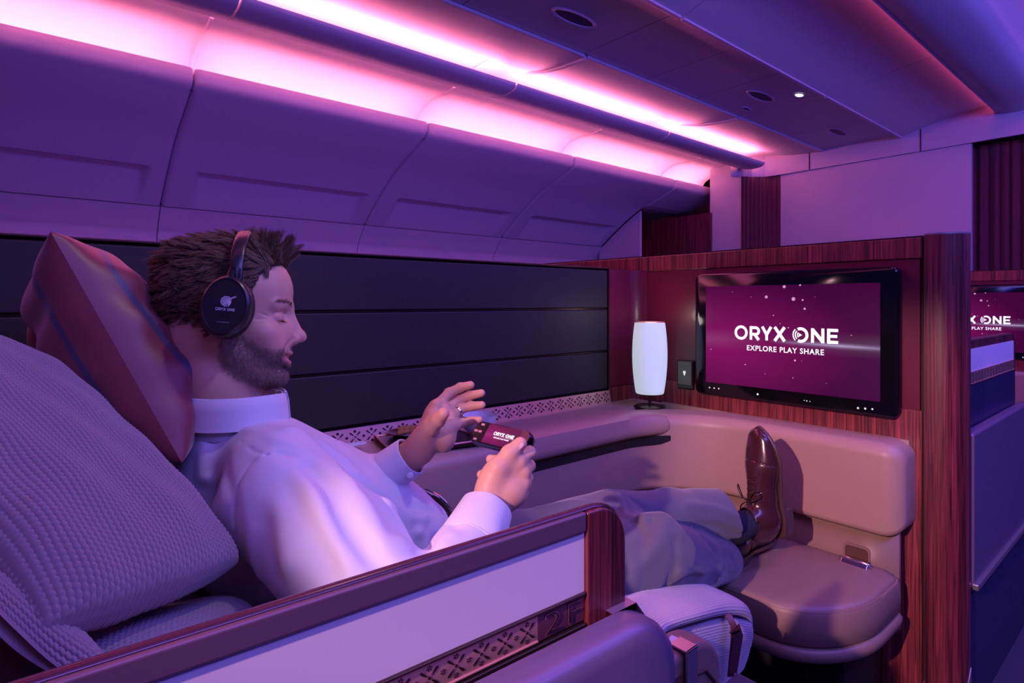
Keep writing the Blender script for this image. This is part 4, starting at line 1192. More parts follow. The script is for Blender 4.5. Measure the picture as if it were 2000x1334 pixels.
def head_cols(v):
    q = HF.loc(v.astype(np.float32))/HSC**2; x, y, z = q[:, 0], np.abs(q[:, 1]), q[:, 2]
    c = np.tile(SKIN, (len(v), 1)).astype(float)
    def blob(cx, cy, cz, r): return np.exp(-(((x-cx)**2+(y-cy)**2+(z-cz)**2)/(r*r)))
    k = blob(0.075, 0.038, -0.04, 0.028)[:, None]*0.5+blob(0.113, 0, -0.042, 0.016)[:, None]*0.5
    c = c*(1-k)+np.array([0.66, 0.30, 0.24])*k
    # beard shadow
    bd = beard_mask(x, y, z)[:, None]*0.55
    c = c*(1-bd)+np.array([0.18, 0.11, 0.09])*bd
    lip = (np.clip(1-np.abs(z+0.0765)/0.0115, 0, 1)*np.clip((x-0.0780)/0.004, 0, 1)*np.clip((0.029-y)/0.006, 0, 1))[:, None]**0.6
    c = c*(1-lip)+np.array([0.50, 0.19, 0.17])*lip
    lash = blob(0.0845, 0.0325, -0.0165, 0.0035)[:, None]*0
    return np.concatenate([c, np.ones((len(v), 1))], 1)
def beard_mask(x, y, z):
    """1 where the beard grows"""
    # boundary: from the sideburn down the cheek to the mouth corner
    top = np.interp(x, [-0.02, 0.012, 0.03, 0.055, 0.075, 0.084, 0.12], [0.0, -0.012, -0.040, -0.058, -0.062, -0.058, -0.054])
    m = np.clip((top-z)/0.010, 0, 1)*np.clip((x+0.012+0.0*z)/0.012, 0, 1)
    low = np.interp(x, [-0.02, 0.02, 0.06, 0.1], [-0.085, -0.116, -0.132, -0.14]); m = m*np.clip((z-low)/0.008, 0, 1)
    mouth = (np.abs(z+0.0755-0.010*np.clip((y-0.01)/0.02, 0, 1)) < 0.0120)&(x > 0.074)&(y < 0.030)
    under = (z < -0.090)&(z > -0.094)&(y > 0.010)&(y < 0.018)&(x > 0.07)
    m = np.where(mouth, 0, m); return m

# ---- hands: every joint has its own place in space
def finger(ch, rad, k=0.002):
    pts = [G(*q) for q in ch]; f = s_path(pts, rad, k)
    kn = [s_ell(c, (r*1.05,)*3) for c, r in zip(pts[1:-1], rad[1:-1])]
    def g(p):
        d = f(p)
        for q in kn: d = smin(d, q(p), 0.003)
        return d
    return g, pts
def make_hand(wrist, fingers, thumb, palm_off, frad, trad, pads):
    fs = [finger(c, r) for c, r in zip(fingers, frad)]
    W = G(*wrist); tf, tpts = finger(thumb, trad, 0.004)
    meta = []
    for (c, r), (g, pts) in zip(zip(fingers, frad), fs):
        K = pts[0]; b = W+(K-W)*0.18
        meta.append(s_caps(b+palm_off*0.3, K, 0.0155, r[0]*1.14))
        meta.append(s_caps(b+palm_off, K+palm_off*0.7, 0.0145, r[0]*1.0))
    for q, r in pads: meta.append(s_ell(G(*q), r))
    web = s_caps((W+tpts[1])/2, (tpts[1]+fs[0][1][0])/2, 0.011, 0.009)
    def f(p):
        d = meta[0](p)
        for g in meta[1:]: d = smin(d, g(p), 0.009)
        fd = fs[0][0](p)
        for g, _ in fs[1:]: fd = smin(fd, g(p), 0.0008)
        d = smin(d, fd, 0.006)
        d = smin(d, web(p), 0.012)
        return smin(d, tf(p), 0.008)
    return f, [q for _, q in fs], tpts
FR = [(0.0100, 0.0091, 0.0083, 0.0070), (0.0102, 0.0092, 0.0084, 0.0071), (0.0098, 0.0088, 0.0080, 0.0068), (0.0090, 0.0079, 0.0072, 0.0062)]
vR = G(985, 940, 1.0)-np.array([0, 0, H]); vR = vR/np.linalg.norm(vR)
R_wr = G(953, 990, 0.835)
hand_R, RF, RT = make_hand((953, 990, 0.835),
    [[(1012, 903, 0.850), (1034, 884, 0.872), (1020, 868, 0.898), (1000, 868, 0.908)],
     [(1021, 922, 0.852), (1033, 910, 0.884), (1000, 900, 0.903), (958, 897, 0.898)],
     [(1021, 944, 0.850), (1029, 934, 0.880), (988, 930, 0.898), (940, 927, 0.884)],
     [(1013, 966, 0.846), (1022, 960, 0.870), (990, 958, 0.886), (955, 954, 0.872)]],
    [(955, 950, 0.835), (972, 914, 0.836), (995, 886, 0.845), (1016, 867, 0.853)], vR*0.016, FR, (0.0175, 0.0138, 0.0118, 0.0100),
    [((968, 940, 0.845), (0.026, 0.022, 0.030)), ((992, 960, 0.848), (0.028, 0.026, 0.026))])
L_wr = G(812, 884, 1.015)
hand_L, LF, LT = make_hand((812, 884, 1.015),
    [[(853, 794, 1.030), (877, 768, 1.048), (899, 757, 1.052), (919, 752, 1.046)],
     [(870, 802, 1.034), (893, 783, 1.056), (917, 773, 1.058), (940, 768, 1.050)],
     [(881, 815, 1.032), (901, 798, 1.050), (921, 793, 1.050), (941, 791, 1.040)],
     [(885, 832, 1.022), (903, 826, 1.036), (920, 822, 1.036), (936, 820, 1.028)]],
    [(824, 856, 0.998), (842, 834, 0.982), (856, 820, 0.968), (866, 808, 0.956)], np.array([0.0, 0.0, 0.0])+vR*(-0.014), FR, (0.0190, 0.0145, 0.0118, 0.0100),
    [((838, 850, 0.998), (0.020, 0.018, 0.026)), ((868, 852, 1.010), (0.022, 0.018, 0.028)), ((850, 820, 1.03), (0.022, 0.018, 0.030))])

# ---- skin mesh: head and neck, chest core, arms, hands joined in one body
def arm(sh, el, wr, r):
    return s_path([sh, el, wr], r, 0.03)
def core_fn(p):
    d = s_ell(SHc+tdir*0.14-ndir*0.01, (0.07, 0.13, 0.13), TR)(p)
    d = smin(d, s_ell(SHc+tdir*0.30, (0.08, 0.12, 0.15), TR)(p), 0.05)
    d = smin(d, s_ell(PEL, (0.09, 0.12, 0.08))(p), 0.05)
    d = smin(d, s_caps(SHc-wdir*0.13+tdir*0.03, SHc+wdir*0.13+tdir*0.03, 0.035)(p), 0.03)
    d = smin(d, s_path([nk_a+np.array([0,0,-0.03]), nk_b, SHc], [0.05, 0.058, 0.06], 0.02)(p), 0.02)
    d = smin(d, arm(R_sh, R_el, R_wr, [0.036, 0.034, 0.026])(p), 0.02)
    d = smin(d, arm(L_sh, L_el, L_wr, [0.036, 0.034, 0.026])(p), 0.02)
    return d
def fore(wr, el, hand):
    a = wr+(el-wr)*0.40
    f1 = s_caps(wr+(wr-el)*0.02, a, 0.0255, 0.038)
    def f(p): return smin(hand(p), f1(p), 0.018)
    return f, a
def hand_cols(v, pts, thumb, toward):
    c = np.tile(SKIN*np.array([1.02, 0.95, 0.95]), (len(v), 1)).astype(float)
    for ch in pts+[thumb]:
        for q in ch[1:3]:
            k = np.exp(-((v-q)**2).sum(1)/(0.009**2))[:, None]*0.35; c = c*(1-k)+np.array([0.62, 0.27, 0.22])*k
        k = np.exp(-((v-ch[-1])**2).sum(1)/(0.010**2))[:, None]*0.45; c = c*(1-k)+np.array([0.66, 0.30, 0.25])*k
    return np.concatenate([c, np.ones((len(v), 1))], 1)
parts = []
lo = Ho-np.array([0.16, 0.16, 0.27]); hi = Ho+np.array([0.17, 0.16, 0.15])
v, f = surface_nets(face_world, lo, hi, 0.0016); parts.append((v, f, head_cols(v)))
for wr, el, hf, ch, th in ((R_wr, R_el, hand_R, RF, RT), (L_wr, L_el, hand_L, LF, LT)):
    ff, a_ = fore(wr, el, hf); allp = np.array([wr, a_, *[q for c in ch for q in c], *th])
    v, f = surface_nets(ff, allp.min(0)-0.05, allp.max(0)+0.05, 0.0014); parts.append((v, f, hand_cols(v, ch, th, None)))
v, f = surface_nets(core_fn, SHc-np.array([0.35, 0.55, 0.60]), SHc+np.array([0.55, 0.50, 0.20]), 0.007)
parts.append((v, f, np.tile(np.array([*SKIN, 1.0]), (len(v), 1))))
V, F, C_ = join_geo(parts)
man = thing('person', 'man in pale blue shirt and grey trousers reclining with headphones, hands round a handset', 'person', (float(PEL[0]), float(PEL[1]), float(PEL[2])-0.12))
np_obj('body', V, F, M_skin, man, colors=C_)

# teeth behind the smile
Hl = lambda x, y, z: Vector(HF.w(x, y, z))
m = MB()
for k in range(-5, 6):
    y = k*0.0042; x = 0.0892-abs(k)**1.8*0.00042
    m.add([Hl(x, y-0.0019, -0.0722), Hl(x, y+0.0019, -0.0722), Hl(x-0.0005, y+0.0018, -0.0790), Hl(x-0.0005, y-0.0018, -0.0790),
           Hl(x-0.004, y-0.0019, -0.0722), Hl(x-0.004, y+0.0019, -0.0722), Hl(x-0.004, y+0.0018, -0.0790), Hl(x-0.004, y-0.0018, -0.0790)],
          [(0,1,2,3), (4,5,6,7), (0,1,5,4), (2,3,7,6), (0,3,7,4), (1,2,6,5)])
m.build('teeth', mat('teeth', (0.75, 0.72, 0.68), 0.25), man, smooth=60)
def proj_on(q):
    for _ in range(6):
        p_ = np.array(q, np.float32)[None]; d_ = float(face_world(p_)[0]); e = 0.001
        g_ = np.array([float(face_world(p_+np.array(a, np.float32)*e)[0])-d_ for a in ((1,0,0),(0,1,0),(0,0,1))]); g_ /= np.linalg.norm(g_)+1e-9
        q = np.array(q)-g_*d_
    return q
# eyelashes of the lowered lids
rnd = np.random.default_rng(7)
for sd in (-1, 1):
    R_, D_, Ln_ = [], [], []
    for u in np.linspace(-1, 1, 26):
        y = sd*(0.0325+u*0.0115); x = 0.0835-0.0045*u*u-(0.002 if u > 0 else 0)*u*3; z = -0.0165+0.0012*u*u
        R_.append(HF.w(x, y, z)); D_.append(HF.d(0.9, sd*0.25*u, -0.35)); Ln_.append(0.0075)
    hair_mesh('eyelashes', np.array(R_), np.array(D_)/np.linalg.norm(D_, axis=1, keepdims=True), np.array(Ln_), 0.00022, man, M_hair, seg=3, bend=np.tile(HF.d(0, 0, 0.25), (len(R_), 1)))
# eyebrows
for sd in (-1, 1):
    R_, D_ = [], []
    for _ in range(230):
        u = rnd.random(); y = sd*(0.012+u*0.040); z = 0.0135+0.006*math.sin(u*2.2)-0.004*u+rnd.normal()*0.0022; x = 0.0955-0.012*u-0.010*u*u
        R_.append(proj_on(HF.w(x-0.002, y, z))); D_.append(HF.d(0.20-0.5*u, sd*1.0, 0.35-0.5*u)+rnd.normal(size=3)*0.15)
    D_ = np.array(D_); D_ /= np.linalg.norm(D_, axis=1, keepdims=True)
    hair_mesh('eyebrows', np.array(R_), D_, 0.005+0.003*rnd.random(len(R_)), 0.00018, man, M_hair, seg=3)

# ---- hair: a close cap of volume plus strands
def hair_fn(p):
    q = HF.loc(p)/HSC**2; x, y, z = q[:, 0], np.abs(q[:, 1]), q[:, 2]
    sk = head_fn_local(q)
    # thickness of the hair: swept up on top, short on the sides
    th = np.interp(z, [-0.07, -0.04, 0.0, 0.05, 0.09, 0.12], [0.001, 0.002, 0.003, 0.005, 0.009, 0.011])
    th = th+0.004*np.clip((-x-0.02)/0.06, 0, 1)*np.clip((z+0.03)/0.05, 0, 1)
    d = sk-th
    qu = s_ell((0.035, 0, 0.105), (0.048, 0.042, 0.014))(np.stack([x, y, z], 1)); d = smin(d, qu, 0.02)
    # hairline: front edge
    line = np.interp(z, [-0.09, -0.05, -0.02, 0.01, 0.035, 0.055, 0.075, 0.10, 0.13], [-0.060, -0.035, 0.006, 0.018, 0.040, 0.046, 0.066, 0.100, 0.12])
    d = smax(d, (x-line)*0.8, 0.006)
    d = smax(d, -(z+0.075-0.2*np.clip(-x-0.06, 0, 1)), 0.005)
    d = d+0.0012*np.sin(q[:, 1]*420+6*np.sin(x*40))*np.sin(x*60+z*30)
    return d*HSC
v, f = surface_nets(hair_fn, lo, hi+0.03, 0.0022)
M_scalp = mat('dark_hair_base', (0.045, 0.024, 0.016), 0.7)
hair = np_obj('hair', v, f, M_scalp, man)
# strands grown from that cap
def grad(fn, p, e=0.002):
    p = p.astype(np.float32); d0 = fn(p)
    g = np.stack([fn(p+np.array(a, np.float32)*e)-d0 for a in ((1,0,0),(0,1,0),(0,0,1))], -1); return g/(np.linalg.norm(g, axis=1, keepdims=True)+1e-9)
cam0 = np.array([0, 0, H])
def pick(v, mask, n, seed):
    r = np.random.default_rng(seed); idx = np.nonzero(mask)[0]; return v[r.choice(idx, n)]+r.normal(size=(n, 3))*0.0008
qv = HF.loc(v.astype(np.float32))/HSC**2
roots = pick(v, np.ones(len(v), bool), 22000, 3)
q = HF.loc(roots.astype(np.float32))/HSC**2; n_ = grad(hair_fn, roots)
x, y, z = q[:, 0:1], q[:, 1:2], q[:, 2:3]
rr = np.random.default_rng(5)
top = np.clip((z-0.06)/0.04, 0, 1); front = np.clip((x-0.02)/0.05, 0, 1)*top
back = HF.d(-1, 0, 0); down = HF.d(0, 0, -1); up = HF.d(0, 0, 1); fwd = HF.d(1, 0, 0)
clump = np.sin(q[:, 0:1]*170+q[:, 1:2]*260)*0.35
dirs = n_*(0.10+0.12*top+0.12*front)+back[None]*(0.85-0.85*front)+down[None]*(0.55*(1-top))+up[None]*(0.25*top+1.0*front)+fwd[None]*(0.10*front)
dirs = dirs-n_*np.minimum(0, (dirs*n_).sum(1, keepdims=True)-0.22)
dirs = dirs+rr.normal(size=dirs.shape)*0.07
dirs /= np.linalg.norm(dirs, axis=1, keepdims=True)
lens = (0.010+0.016*top[:, 0]+0.006*front[:, 0])*(0.75+0.5*rr.random(len(roots)))
lens = np.where(z[:, 0] < 0.02, lens*0.7, lens)
# gather the strands into locks
nc_ = 900; ci = rr.choice(len(roots), nc_, replace=False); own = np.empty(len(roots), int)
for s_ in range(0, len(roots), 2000): own[s_:s_+2000] = ((roots[s_:s_+2000, None]-roots[None, ci])**2).sum(2).argmin(1)
cd = dirs[ci]+rr.normal(size=(nc_, 3))*(0.08+0.16*top[ci]); cd /= np.linalg.norm(cd, axis=1, keepdims=True); cl_ = lens[ci]*(0.8+0.5*rr.random(nc_))
tip = roots[ci][own]+cd[own]*cl_[own][:, None]; own_tip = roots+cd[own]*lens[:, None]
tt_ = own_tip*0.35+tip*0.65+rr.normal(size=roots.shape)*0.0012; dirs = tt_-roots; lens = np.linalg.norm(dirs, axis=1); dirs /= lens[:, None]+1e-9; lens = np.clip(lens, 0.004, 0.034)
bend = (back[None]*0.20*(1-front)+down[None]*(0.25-0.1*front)*top+fwd[None]*0.22*front)
hair_mesh('hair_strands', roots+n_*0.0004, dirs, lens, 0.00050, hair, M_hair, seg=4, bend=bend)
# sideburn and temple fuzz, then the beard
vb, _f, _c = parts[0]
qb = HF.loc(vb.astype(np.float32))/HSC**2; xb, yb, zb_ = qb[:, 0], np.abs(qb[:, 1]), qb[:, 2]
bm_ = beard_mask(xb, yb, zb_); side_m = ((xb > -0.01) & (xb < np.interp(zb_, [-0.03, 0.0, 0.03, 0.06], [0.012, 0.022, 0.034, 0.052])) & (zb_ > -0.03) & (zb_ < 0.07) & (yb > 0.03))
rb = np.random.default_rng(11)
idx = rb.choice(len(vb), 15000, p=(bm_+1e-9)/(bm_+1e-9).sum()); roots = vb[idx]+rb.normal(size=(len(idx), 3))*0.0005
n_ = grad(face_world, roots); dd = n_*0.55+HF.d(0.10, 0, -0.75)[None]+rb.normal(size=roots.shape)*0.28; dd /= np.linalg.norm(dd, axis=1, keepdims=True)
hair_mesh('beard', roots, dd, 0.0026+0.0026*rb.random(len(idx)), 0.00022, man, M_beard, seg=3)
idx = rb.choice(np.nonzero(side_m)[0], 2200); roots = vb[idx]+rb.normal(size=(len(idx), 3))*0.0005
n_ = grad(face_world, roots); dd = n_*0.35+HF.d(-0.35, 0, -0.7)[None]+rb.normal(size=roots.shape)*0.25; dd /= np.linalg.norm(dd, axis=1, keepdims=True)
hair_mesh('sideburns', roots, dd, 0.005+0.003*rb.random(len(idx)), 0.00024, man, M_hair, seg=3)
# thumbnail and fingernails facing the camera
M_nail = mat('fingernail', (0.72, 0.44, 0.38), 0.25)
def nail(c, ax_, nr, L, W_, name='fingernail'):
    ax_ = ax_/np.linalg.norm(ax_); nr = nr-ax_*(nr@ax_); nr /= np.linalg.norm(nr); sd = np.cross(ax_, nr); V, n1, n2 = [], 10, 8
    for i in range(n1+1):
        for j in range(n2+1):
            u = i/n1*2-1; w_ = j/n2*2-1; hw_ = W_*(1-0.25*abs(u)**3)
            V.append(c+ax_*(u*L)+sd*(w_*hw_)+nr*(-0.30*W_*w_*w_*1.0-0.0006*u*u))
    F = [(i*(n2+1)+j, (i+1)*(n2+1)+j, (i+1)*(n2+1)+j+1, i*(n2+1)+j+1) for i in range(n1) for j in range(n2)]
    o = np_obj(name, V, F, M_nail, man); md = o.modifiers.new('s', 'SOLIDIFY'); md.thickness = 0.0005
tv = cam0-RT[-1]; tv /= np.linalg.norm(tv)
nail(RT[-1]+tv*0.0100-(RT[-1]-RT[-2])*0.10, RT[-1]-RT[-2], tv+np.array([0, 0, 0.25]), 0.0068, 0.0062)

# wedding ring on the left hand
a_, b_ = LF[2][0], LF[2][1]; c = a_+(b_-a_)*0.62; t_ = (b_-a_)/np.linalg.norm(b_-a_); o1 = np.cross(t_, [0, 0, 1]); o1 /= np.linalg.norm(o1); o2 = np.cross(t_, o1)
m = MB(); rg = []
for k in range(29):
    a = 2*math.pi*k/28; e_ = o1*math.cos(a)+o2*math.sin(a); rg.append([Vector(c+e_*0.0102+t_*0.0018), Vector(c+e_*0.0114+t_*0.0014), Vector(c+e_*0.0114-t_*0.0014), Vector(c+e_*0.0102-t_*0.0018)])
m.loft(rg, caps=False); m.build('ring', M_chrome, man, smooth=50)

# ================================================================ clothes
def hit(fn, px, py, d0=0.5, d1=1.6):
    o = np.array([0, 0, H]); r = G(px, py, 1.0)-o; t = d0
    for _ in range(200):
        q = (o+r*t).astype(np.float32)[None]; s = float(fn(q)[0])
        if s < 0.0008: return o+r*t
        t += s*0.7/np.linalg.norm(r)
        if t > d1: break
    return o+r*t
def Rm(): return np.stack([ndir, wdir, tdir], 1)
TR = Rm()
cuffR = (R_wr+(R_el-R_wr)*0.04, R_wr+(R_el-R_wr)*0.34)
cuffL = (L_wr+(L_el-L_wr)*0.04, L_wr+(L_el-L_wr)*0.34)
sR = G(548, 975, 0.80)
def shirt_base(p):
    d = s_ell(SHc+tdir*0.145+ndir*0.0, (0.106, 0.185, 0.165), TR)(p)
    d = smin(d, s_ell(SHc+tdir*0.31+ndir*0.020, (0.120, 0.165, 0.19), TR)(p), 0.06)
    d = smin(d, s_ell(SHc+tdir*0.41+ndir*0.022, (0.118, 0.160, 0.10), TR)(p), 0.04)
    d = smin(d, s_path([SHc-wdir*0.15+tdir*0.012, SHc+tdir*0.030, SHc+wdir*0.15+tdir*0.012], [0.064, 0.060, 0.064], 0.02)(p), 0.05)
    d = smin(d, s_path([nk_b+np.array([0, 0, -0.062]), nk_b+np.array([0.01, 0, -0.085])], [0.066, 0.080], 0.02)(p), 0.035)
    d = smin(d, s_path([G(450, 880, 0.945), G(452, 970, 0.94), G(500, 1060, 0.93)], [0.074, 0.080, 0.09], 0.03)(p), 0.03)
    ar = s_path([sR, (sR+R_el)/2+np.array([0.0, 0.01, 0.012]), R_el], [0.080, 0.074, 0.066], 0.03)(p)
    d = smin(d, ar, 0.016)
    d = smin(d, s_caps(R_el, R_wr+(R_el-R_wr)*0.30, 0.062, 0.040)(p), 0.02)
    al = s_path([L_sh, L_el], [0.078, 0.062], 0.03)(p); d = smin(d, al, 0.016)
    d = smin(d, s_caps(L_el, L_wr+(L_el-L_wr)*0.28, 0.060, 0.039)(p), 0.02)
    return d
wp = SHc+tdir*0.350          # waist plane, where the belt sits
def cut(p, off=0.0): return (p-(wp+tdir*off))@(tdir).astype(np.float32)
def hp(*pts): return [hit(shirt_base, *q) for q in pts]
arm_seam = hp((521, 892), (488, 908), (466, 940), (456, 985), (458, 1040), (463, 1100))
top_seam = hp((521, 892), (550, 887), (580, 891), (605, 905))
yoke = hp((432, 826), (450, 842), (470, 862), (495, 880), (521, 892))
crease = hp((605, 905), (622, 928), (645, 958), (665, 1000), (690, 1040), (715, 1070), (748, 1112))
folds = []
def fold(pts, w, amp):
    q = hp(*pts)
    folds.append(groove_path(q, w, amp))
fold([(520, 900), (600, 950), (640, 1020), (680, 1100)], 0.016, -0.006)
fold([(500, 930), (540, 1010), (560, 1100)], 0.018, -0.006)
fold([(478, 960), (490, 1040), (505, 1120)], 0.012, -0.004)
fold([(560, 930), (610, 1030), (650, 1110)], 0.014, 0.004)
fold([(520, 960), (530, 1040), (540, 1120)], 0.014, 0.004)
fold([(560, 840), (620, 860), (680, 900)], 0.010, -0.004)
fold([(470, 835), (540, 860), (600, 880)], 0.009, -0.003)
fold([(400, 850), (395, 930), (420, 1000)], 0.012, -0.005)
fold([(415, 860), (440, 920), (450, 960)], 0.010, 0.003)
fold([(640, 890), (700, 960), (740, 1050)], 0.014, -0.005)
fold([(700, 925), (760, 970), (800, 1010)], 0.012, -0.005)
fold([(720, 960), (780, 1030), (840, 1070)], 0.014, 0.004)
fold([(760, 985), (830, 1010), (880, 1050)], 0.012, -0.006)
fold([(800, 990), (850, 1000), (890, 1030)], 0.009, 0.004)
fold([(740, 1080), (800, 1060), (860, 1070)], 0.014, -0.005)
fold([(820, 1040), (860, 1060), (885, 1090)], 0.010, -0.005)
g_seams = [groove_path(arm_seam, 0.0032, 0.0028), groove_path(top_seam, 0.0032, 0.0028), groove_path(yoke, 0.0024, 0.0018), groove_path(crease, 0.011, 0.013), groove_path(crease, 0.004, 0.004)]
hollow_n = s_path([nk_b+np.array([0, 0, 0.10]), nk_b+np.array([0, 0, -0.012])], [0.066, 0.066], 0.01)
def shirt_fn(p):
    d = shirt_base(p)
    for g in g_seams+folds: d = d+g(p)
    d = d+0.0012*np.sin(p[:, 0]*70+9*p[:, 2])*np.sin(p[:, 1]*55+11*p[:, 0]+2)
    d = smax(d, cut(p), 0.006)
    return d
lo_s = SHc-np.array([0.30, 0.62, 0.52]); hi_s = SHc+np.array([0.52, 0.48, 0.16])
v, f = surface_nets(shirt_fn, lo_s, hi_s, 0.0034)
shirt = np_obj('shirt', v, f, M_shirt, man)

# collar: stand and folded leaf round the neck
nc = G(452, 800, 0.940)
fa = math.atan2(Ff[1], Ff[0])
def collar_ring(z, r, th0=0.13, th1=None, wob=0.0, zf=None):
    out = []
    for k in range(61):
        th = -math.pi+2*math.pi*k/60; t_ = th*(1-th0/math.pi)
        a = fa+math.pi+t_          # starts and ends at the front opening
        rr_ = r*(1.0+0.10*math.cos(a-fa)); zz = z+(zf(t_) if zf else 0)
        out.append(Vector((nc[0]+rr_*math.cos(a), nc[1]+rr_*0.98*math.sin(a), nc[2]+zz)))
    return out
frontd = lambda t_: math.exp(-((math.pi-abs(t_))/0.42)**2)
m = MB()
zl = lambda t_: -0.014*frontd(t_)
rings = [collar_ring(0.026, 0.0715, zf=lambda t_: -0.004*frontd(t_)), collar_ring(0.0285, 0.0735, zf=lambda t_: -0.004*frontd(t_)), collar_ring(0.027, 0.0765, zf=lambda t_: -0.004*frontd(t_)), collar_ring(0.010, 0.0795), collar_ring(-0.010, 0.0820, zf=zl), collar_ring(-0.020, 0.0840, zf=lambda t_: -0.026*frontd(t_)), collar_ring(-0.0205, 0.0815, zf=lambda t_: -0.026*frontd(t_)), collar_ring(0.022, 0.0740)]
m.loft(rings, closed=False, caps=False); o = m.build('collar', M_shirt, shirt, smooth=60); md = o.modifiers.new('s', 'SOLIDIFY'); md.thickness = 0.0016
m = MB(); rings = [collar_ring(0.024, 0.0700, 0.03), collar_ring(-0.034, 0.0745, 0.03), collar_ring(-0.040, 0.070, 0.03)]
m.loft(rings, closed=False, caps=False); o = m.build('collar_stand', M_shirt, shirt, smooth=60); md = o.modifiers.new('s', 'SOLIDIFY'); md.thickness = 0.0016
fd = np.array([math.cos(fa), math.sin(fa), 0]); cb = nc+fd*0.0835+np.array([0, 0, 0.002]); 
m = MB(); m.lathe([(0, 0), (0.0052, 0), (0.0056, 0.001), (0.0045, 0.002), (0, 0.0018)], (0, 0, 0), 16); 
Mx = Vector(fd).to_track_quat('Z', 'Y').to_matrix().to_4x4(); m.v = [tuple(Mx@Vector(q)+Vector(cb)) for q in m.v]
m.build('button', mat('pearl_button', (0.7, 0.7, 0.75), 0.25), shirt, smooth=50)

# cuffs
def cuff(a, b, r0, r1, name):
    a = np.array(a); b = np.array(b); t_ = (b-a)/np.linalg.norm(b-a); o1 = np.cross(t_, [0.2, 0.1, 1]); o1 /= np.linalg.norm(o1); o2 = np.cross(t_, o1); m = MB(); rg = []
    for u, r in ((0.04, r0-0.003), (0.0, r0-0.0022), (-0.01, r0-0.0005), (0.0, r0+0.0008), (0.02, r0+0.0014), (0.5, (r0+r1)/2+0.0022), (0.93, r1+0.0024), (0.955, r1+0.0014), (0.97, r1+0.0025), (1.0, r1+0.002), (1.05, r1-0.006)):
        c = a+(b-a)*u; rg.append([Vector(c+(o1*math.cos(k*math.pi/24)+o2*math.sin(k*math.pi/24)*0.93)*(r+0.0006*math.sin(k*0.8+u*5))) for k in range(48)])
    m.loft(rg, caps=False); m.build(name, M_shirt, shirt, smooth=60)
cuff(cuffR[0], cuffR[1], 0.0375, 0.0415, 'cuff')
cuff(cuffL[0], cuffL[1], 0.0365, 0.0400, 'cuff')
# cuff button on the left
cb = hit(lambda p: s_caps(cuffL[0], cuffL[1], 0.0385, 0.042)(p), 801, 928); nn = cam0-cb; nn /= np.linalg.norm(nn)
m = MB(); m.lathe([(0, 0), (0.0052, 0), (0.0056, 0.0012), (0.0045, 0.0022), (0, 0.002)], (0, 0, 0), 16)
Mx = Vector(nn).to_track_quat('Z', 'Y').to_matrix().to_4x4(); m.v = [tuple(Mx@Vector(q)+Vector(cb)) for q in m.v]; m.build('button', bpy.data.materials['pearl_button'], shirt, smooth=50)

# belt
def belt_ring(off, g):
    out = []
    c = wp+tdir*off+ndir*0.022
    for k in range(64):
        a = 2*math.pi*k/64; out.append(Vector(c+ndir*(0.108+g)*math.cos(a)+wdir*(0.156+g)*math.sin(a)))
    return out
m = MB(); m.loft([belt_ring(0.002, 0.006), belt_ring(0.002, 0.017), belt_ring(0.036, 0.016), belt_ring(0.038, 0.006)], caps=False)
m.build('belt', M_belt, man, smooth=50)
bc = wp+tdir*0.017+ndir*(0.022+0.108+0.020)
m = MB(); hw_, hh_ = 0.026, 0.020
outer = [(-hw_, -hh_), (hw_, -hh_), (hw_, hh_), (-hw_, hh_)]
pts = [Vector(bc+wdir*x_+tdir*y_) for x_, y_ in outer]; pts = pts+[pts[0]]
m.tube(pts, 0.003, 8); m.tube([Vector(bc+wdir*0.026), Vector(bc-wdir*0.02+ndir*0.003)], 0.002, 8); m.build('belt_buckle', M_chrome, man, smooth=60)

# trousers
hipR = PEL+wdir*0.085+tdir*0.01; hipL = PEL-wdir*0.085+tdir*0.01
knL = G(1192, 1018, 1.275); anL = G(1416, 1003, 1.46)
knR = G(1272, 1078, 1.175); anR = G(1404, 1092, 1.445)
def trou_base(p):
    d = s_ell(PEL+ndir*0.005-tdir*0.03, (0.118, 0.170, 0.13), TR)(p)
    d = smin(d, s_ell(wp+tdir*0.085+ndir*0.016, (0.116, 0.158, 0.130), TR)(p), 0.04)
    d = smin(d, s_path([hipL+ndir*0.01, (hipL+knL)/2+np.array([0, 0, 0.01]), knL], [0.098, 0.082, 0.066], 0.03)(p), 0.05)
    d = smin(d, s_path([hipR, (hipR+knR)/2+np.array([0, -0.01, 0.0]), knR], [0.100, 0.088, 0.074], 0.03)(p), 0.05)
    l = s_path([knL, (knL+anL)/2+np.array([0, 0, 0.004]), anL+(anL-knL)*0.03], [0.064, 0.058, 0.062], 0.02)(p)
    r = s_path([knR, (knR+anR)/2+np.array([0, 0, -0.012]), anR], [0.074, 0.068, 0.056], 0.02)(p)
    d = smin(d, l, 0.012); return smin(d, r, 0.008)
def hp2(*pts): return [hit(trou_base, *q, 0.7, 2.0) for q in pts]
tf = []
def tfold(pts, w, amp): tf.append(groove_path(hp2(*pts), w, amp))
tfold([(1258, 1012), (1290, 1010), (1330, 1040), (1350, 1070)], 0.014, -0.014)
tfold([(1300, 1015), (1282, 1060), (1240, 1110), (1228, 1150)], 0.016, -0.010)
tfold([(1240, 1020), (1260, 1060), (1250, 1090)], 0.012, 0.006)
tfold([(1320, 1060), (1322, 1100), (1300, 1150)], 0.010, 0.008)
tfold([(1345, 1060), (1350, 1095), (1375, 1115)], 0.009, -0.008)
tfold([(1375, 1050), (1400, 1080), (1430, 1090)], 0.010, 0.007)
tfold([(1330, 1120), (1380, 1105), (1440, 1108)], 0.010, -0.006)
tfold([(1360, 1030), (1400, 1028), (1445, 1045)], 0.008, 0.006)
tfold([(1340, 985), (1390, 990), (1440, 1008)], 0.010, -0.005)
tfold([(1235, 975), (1262, 995), (1275, 1020)], 0.007, 0.006)
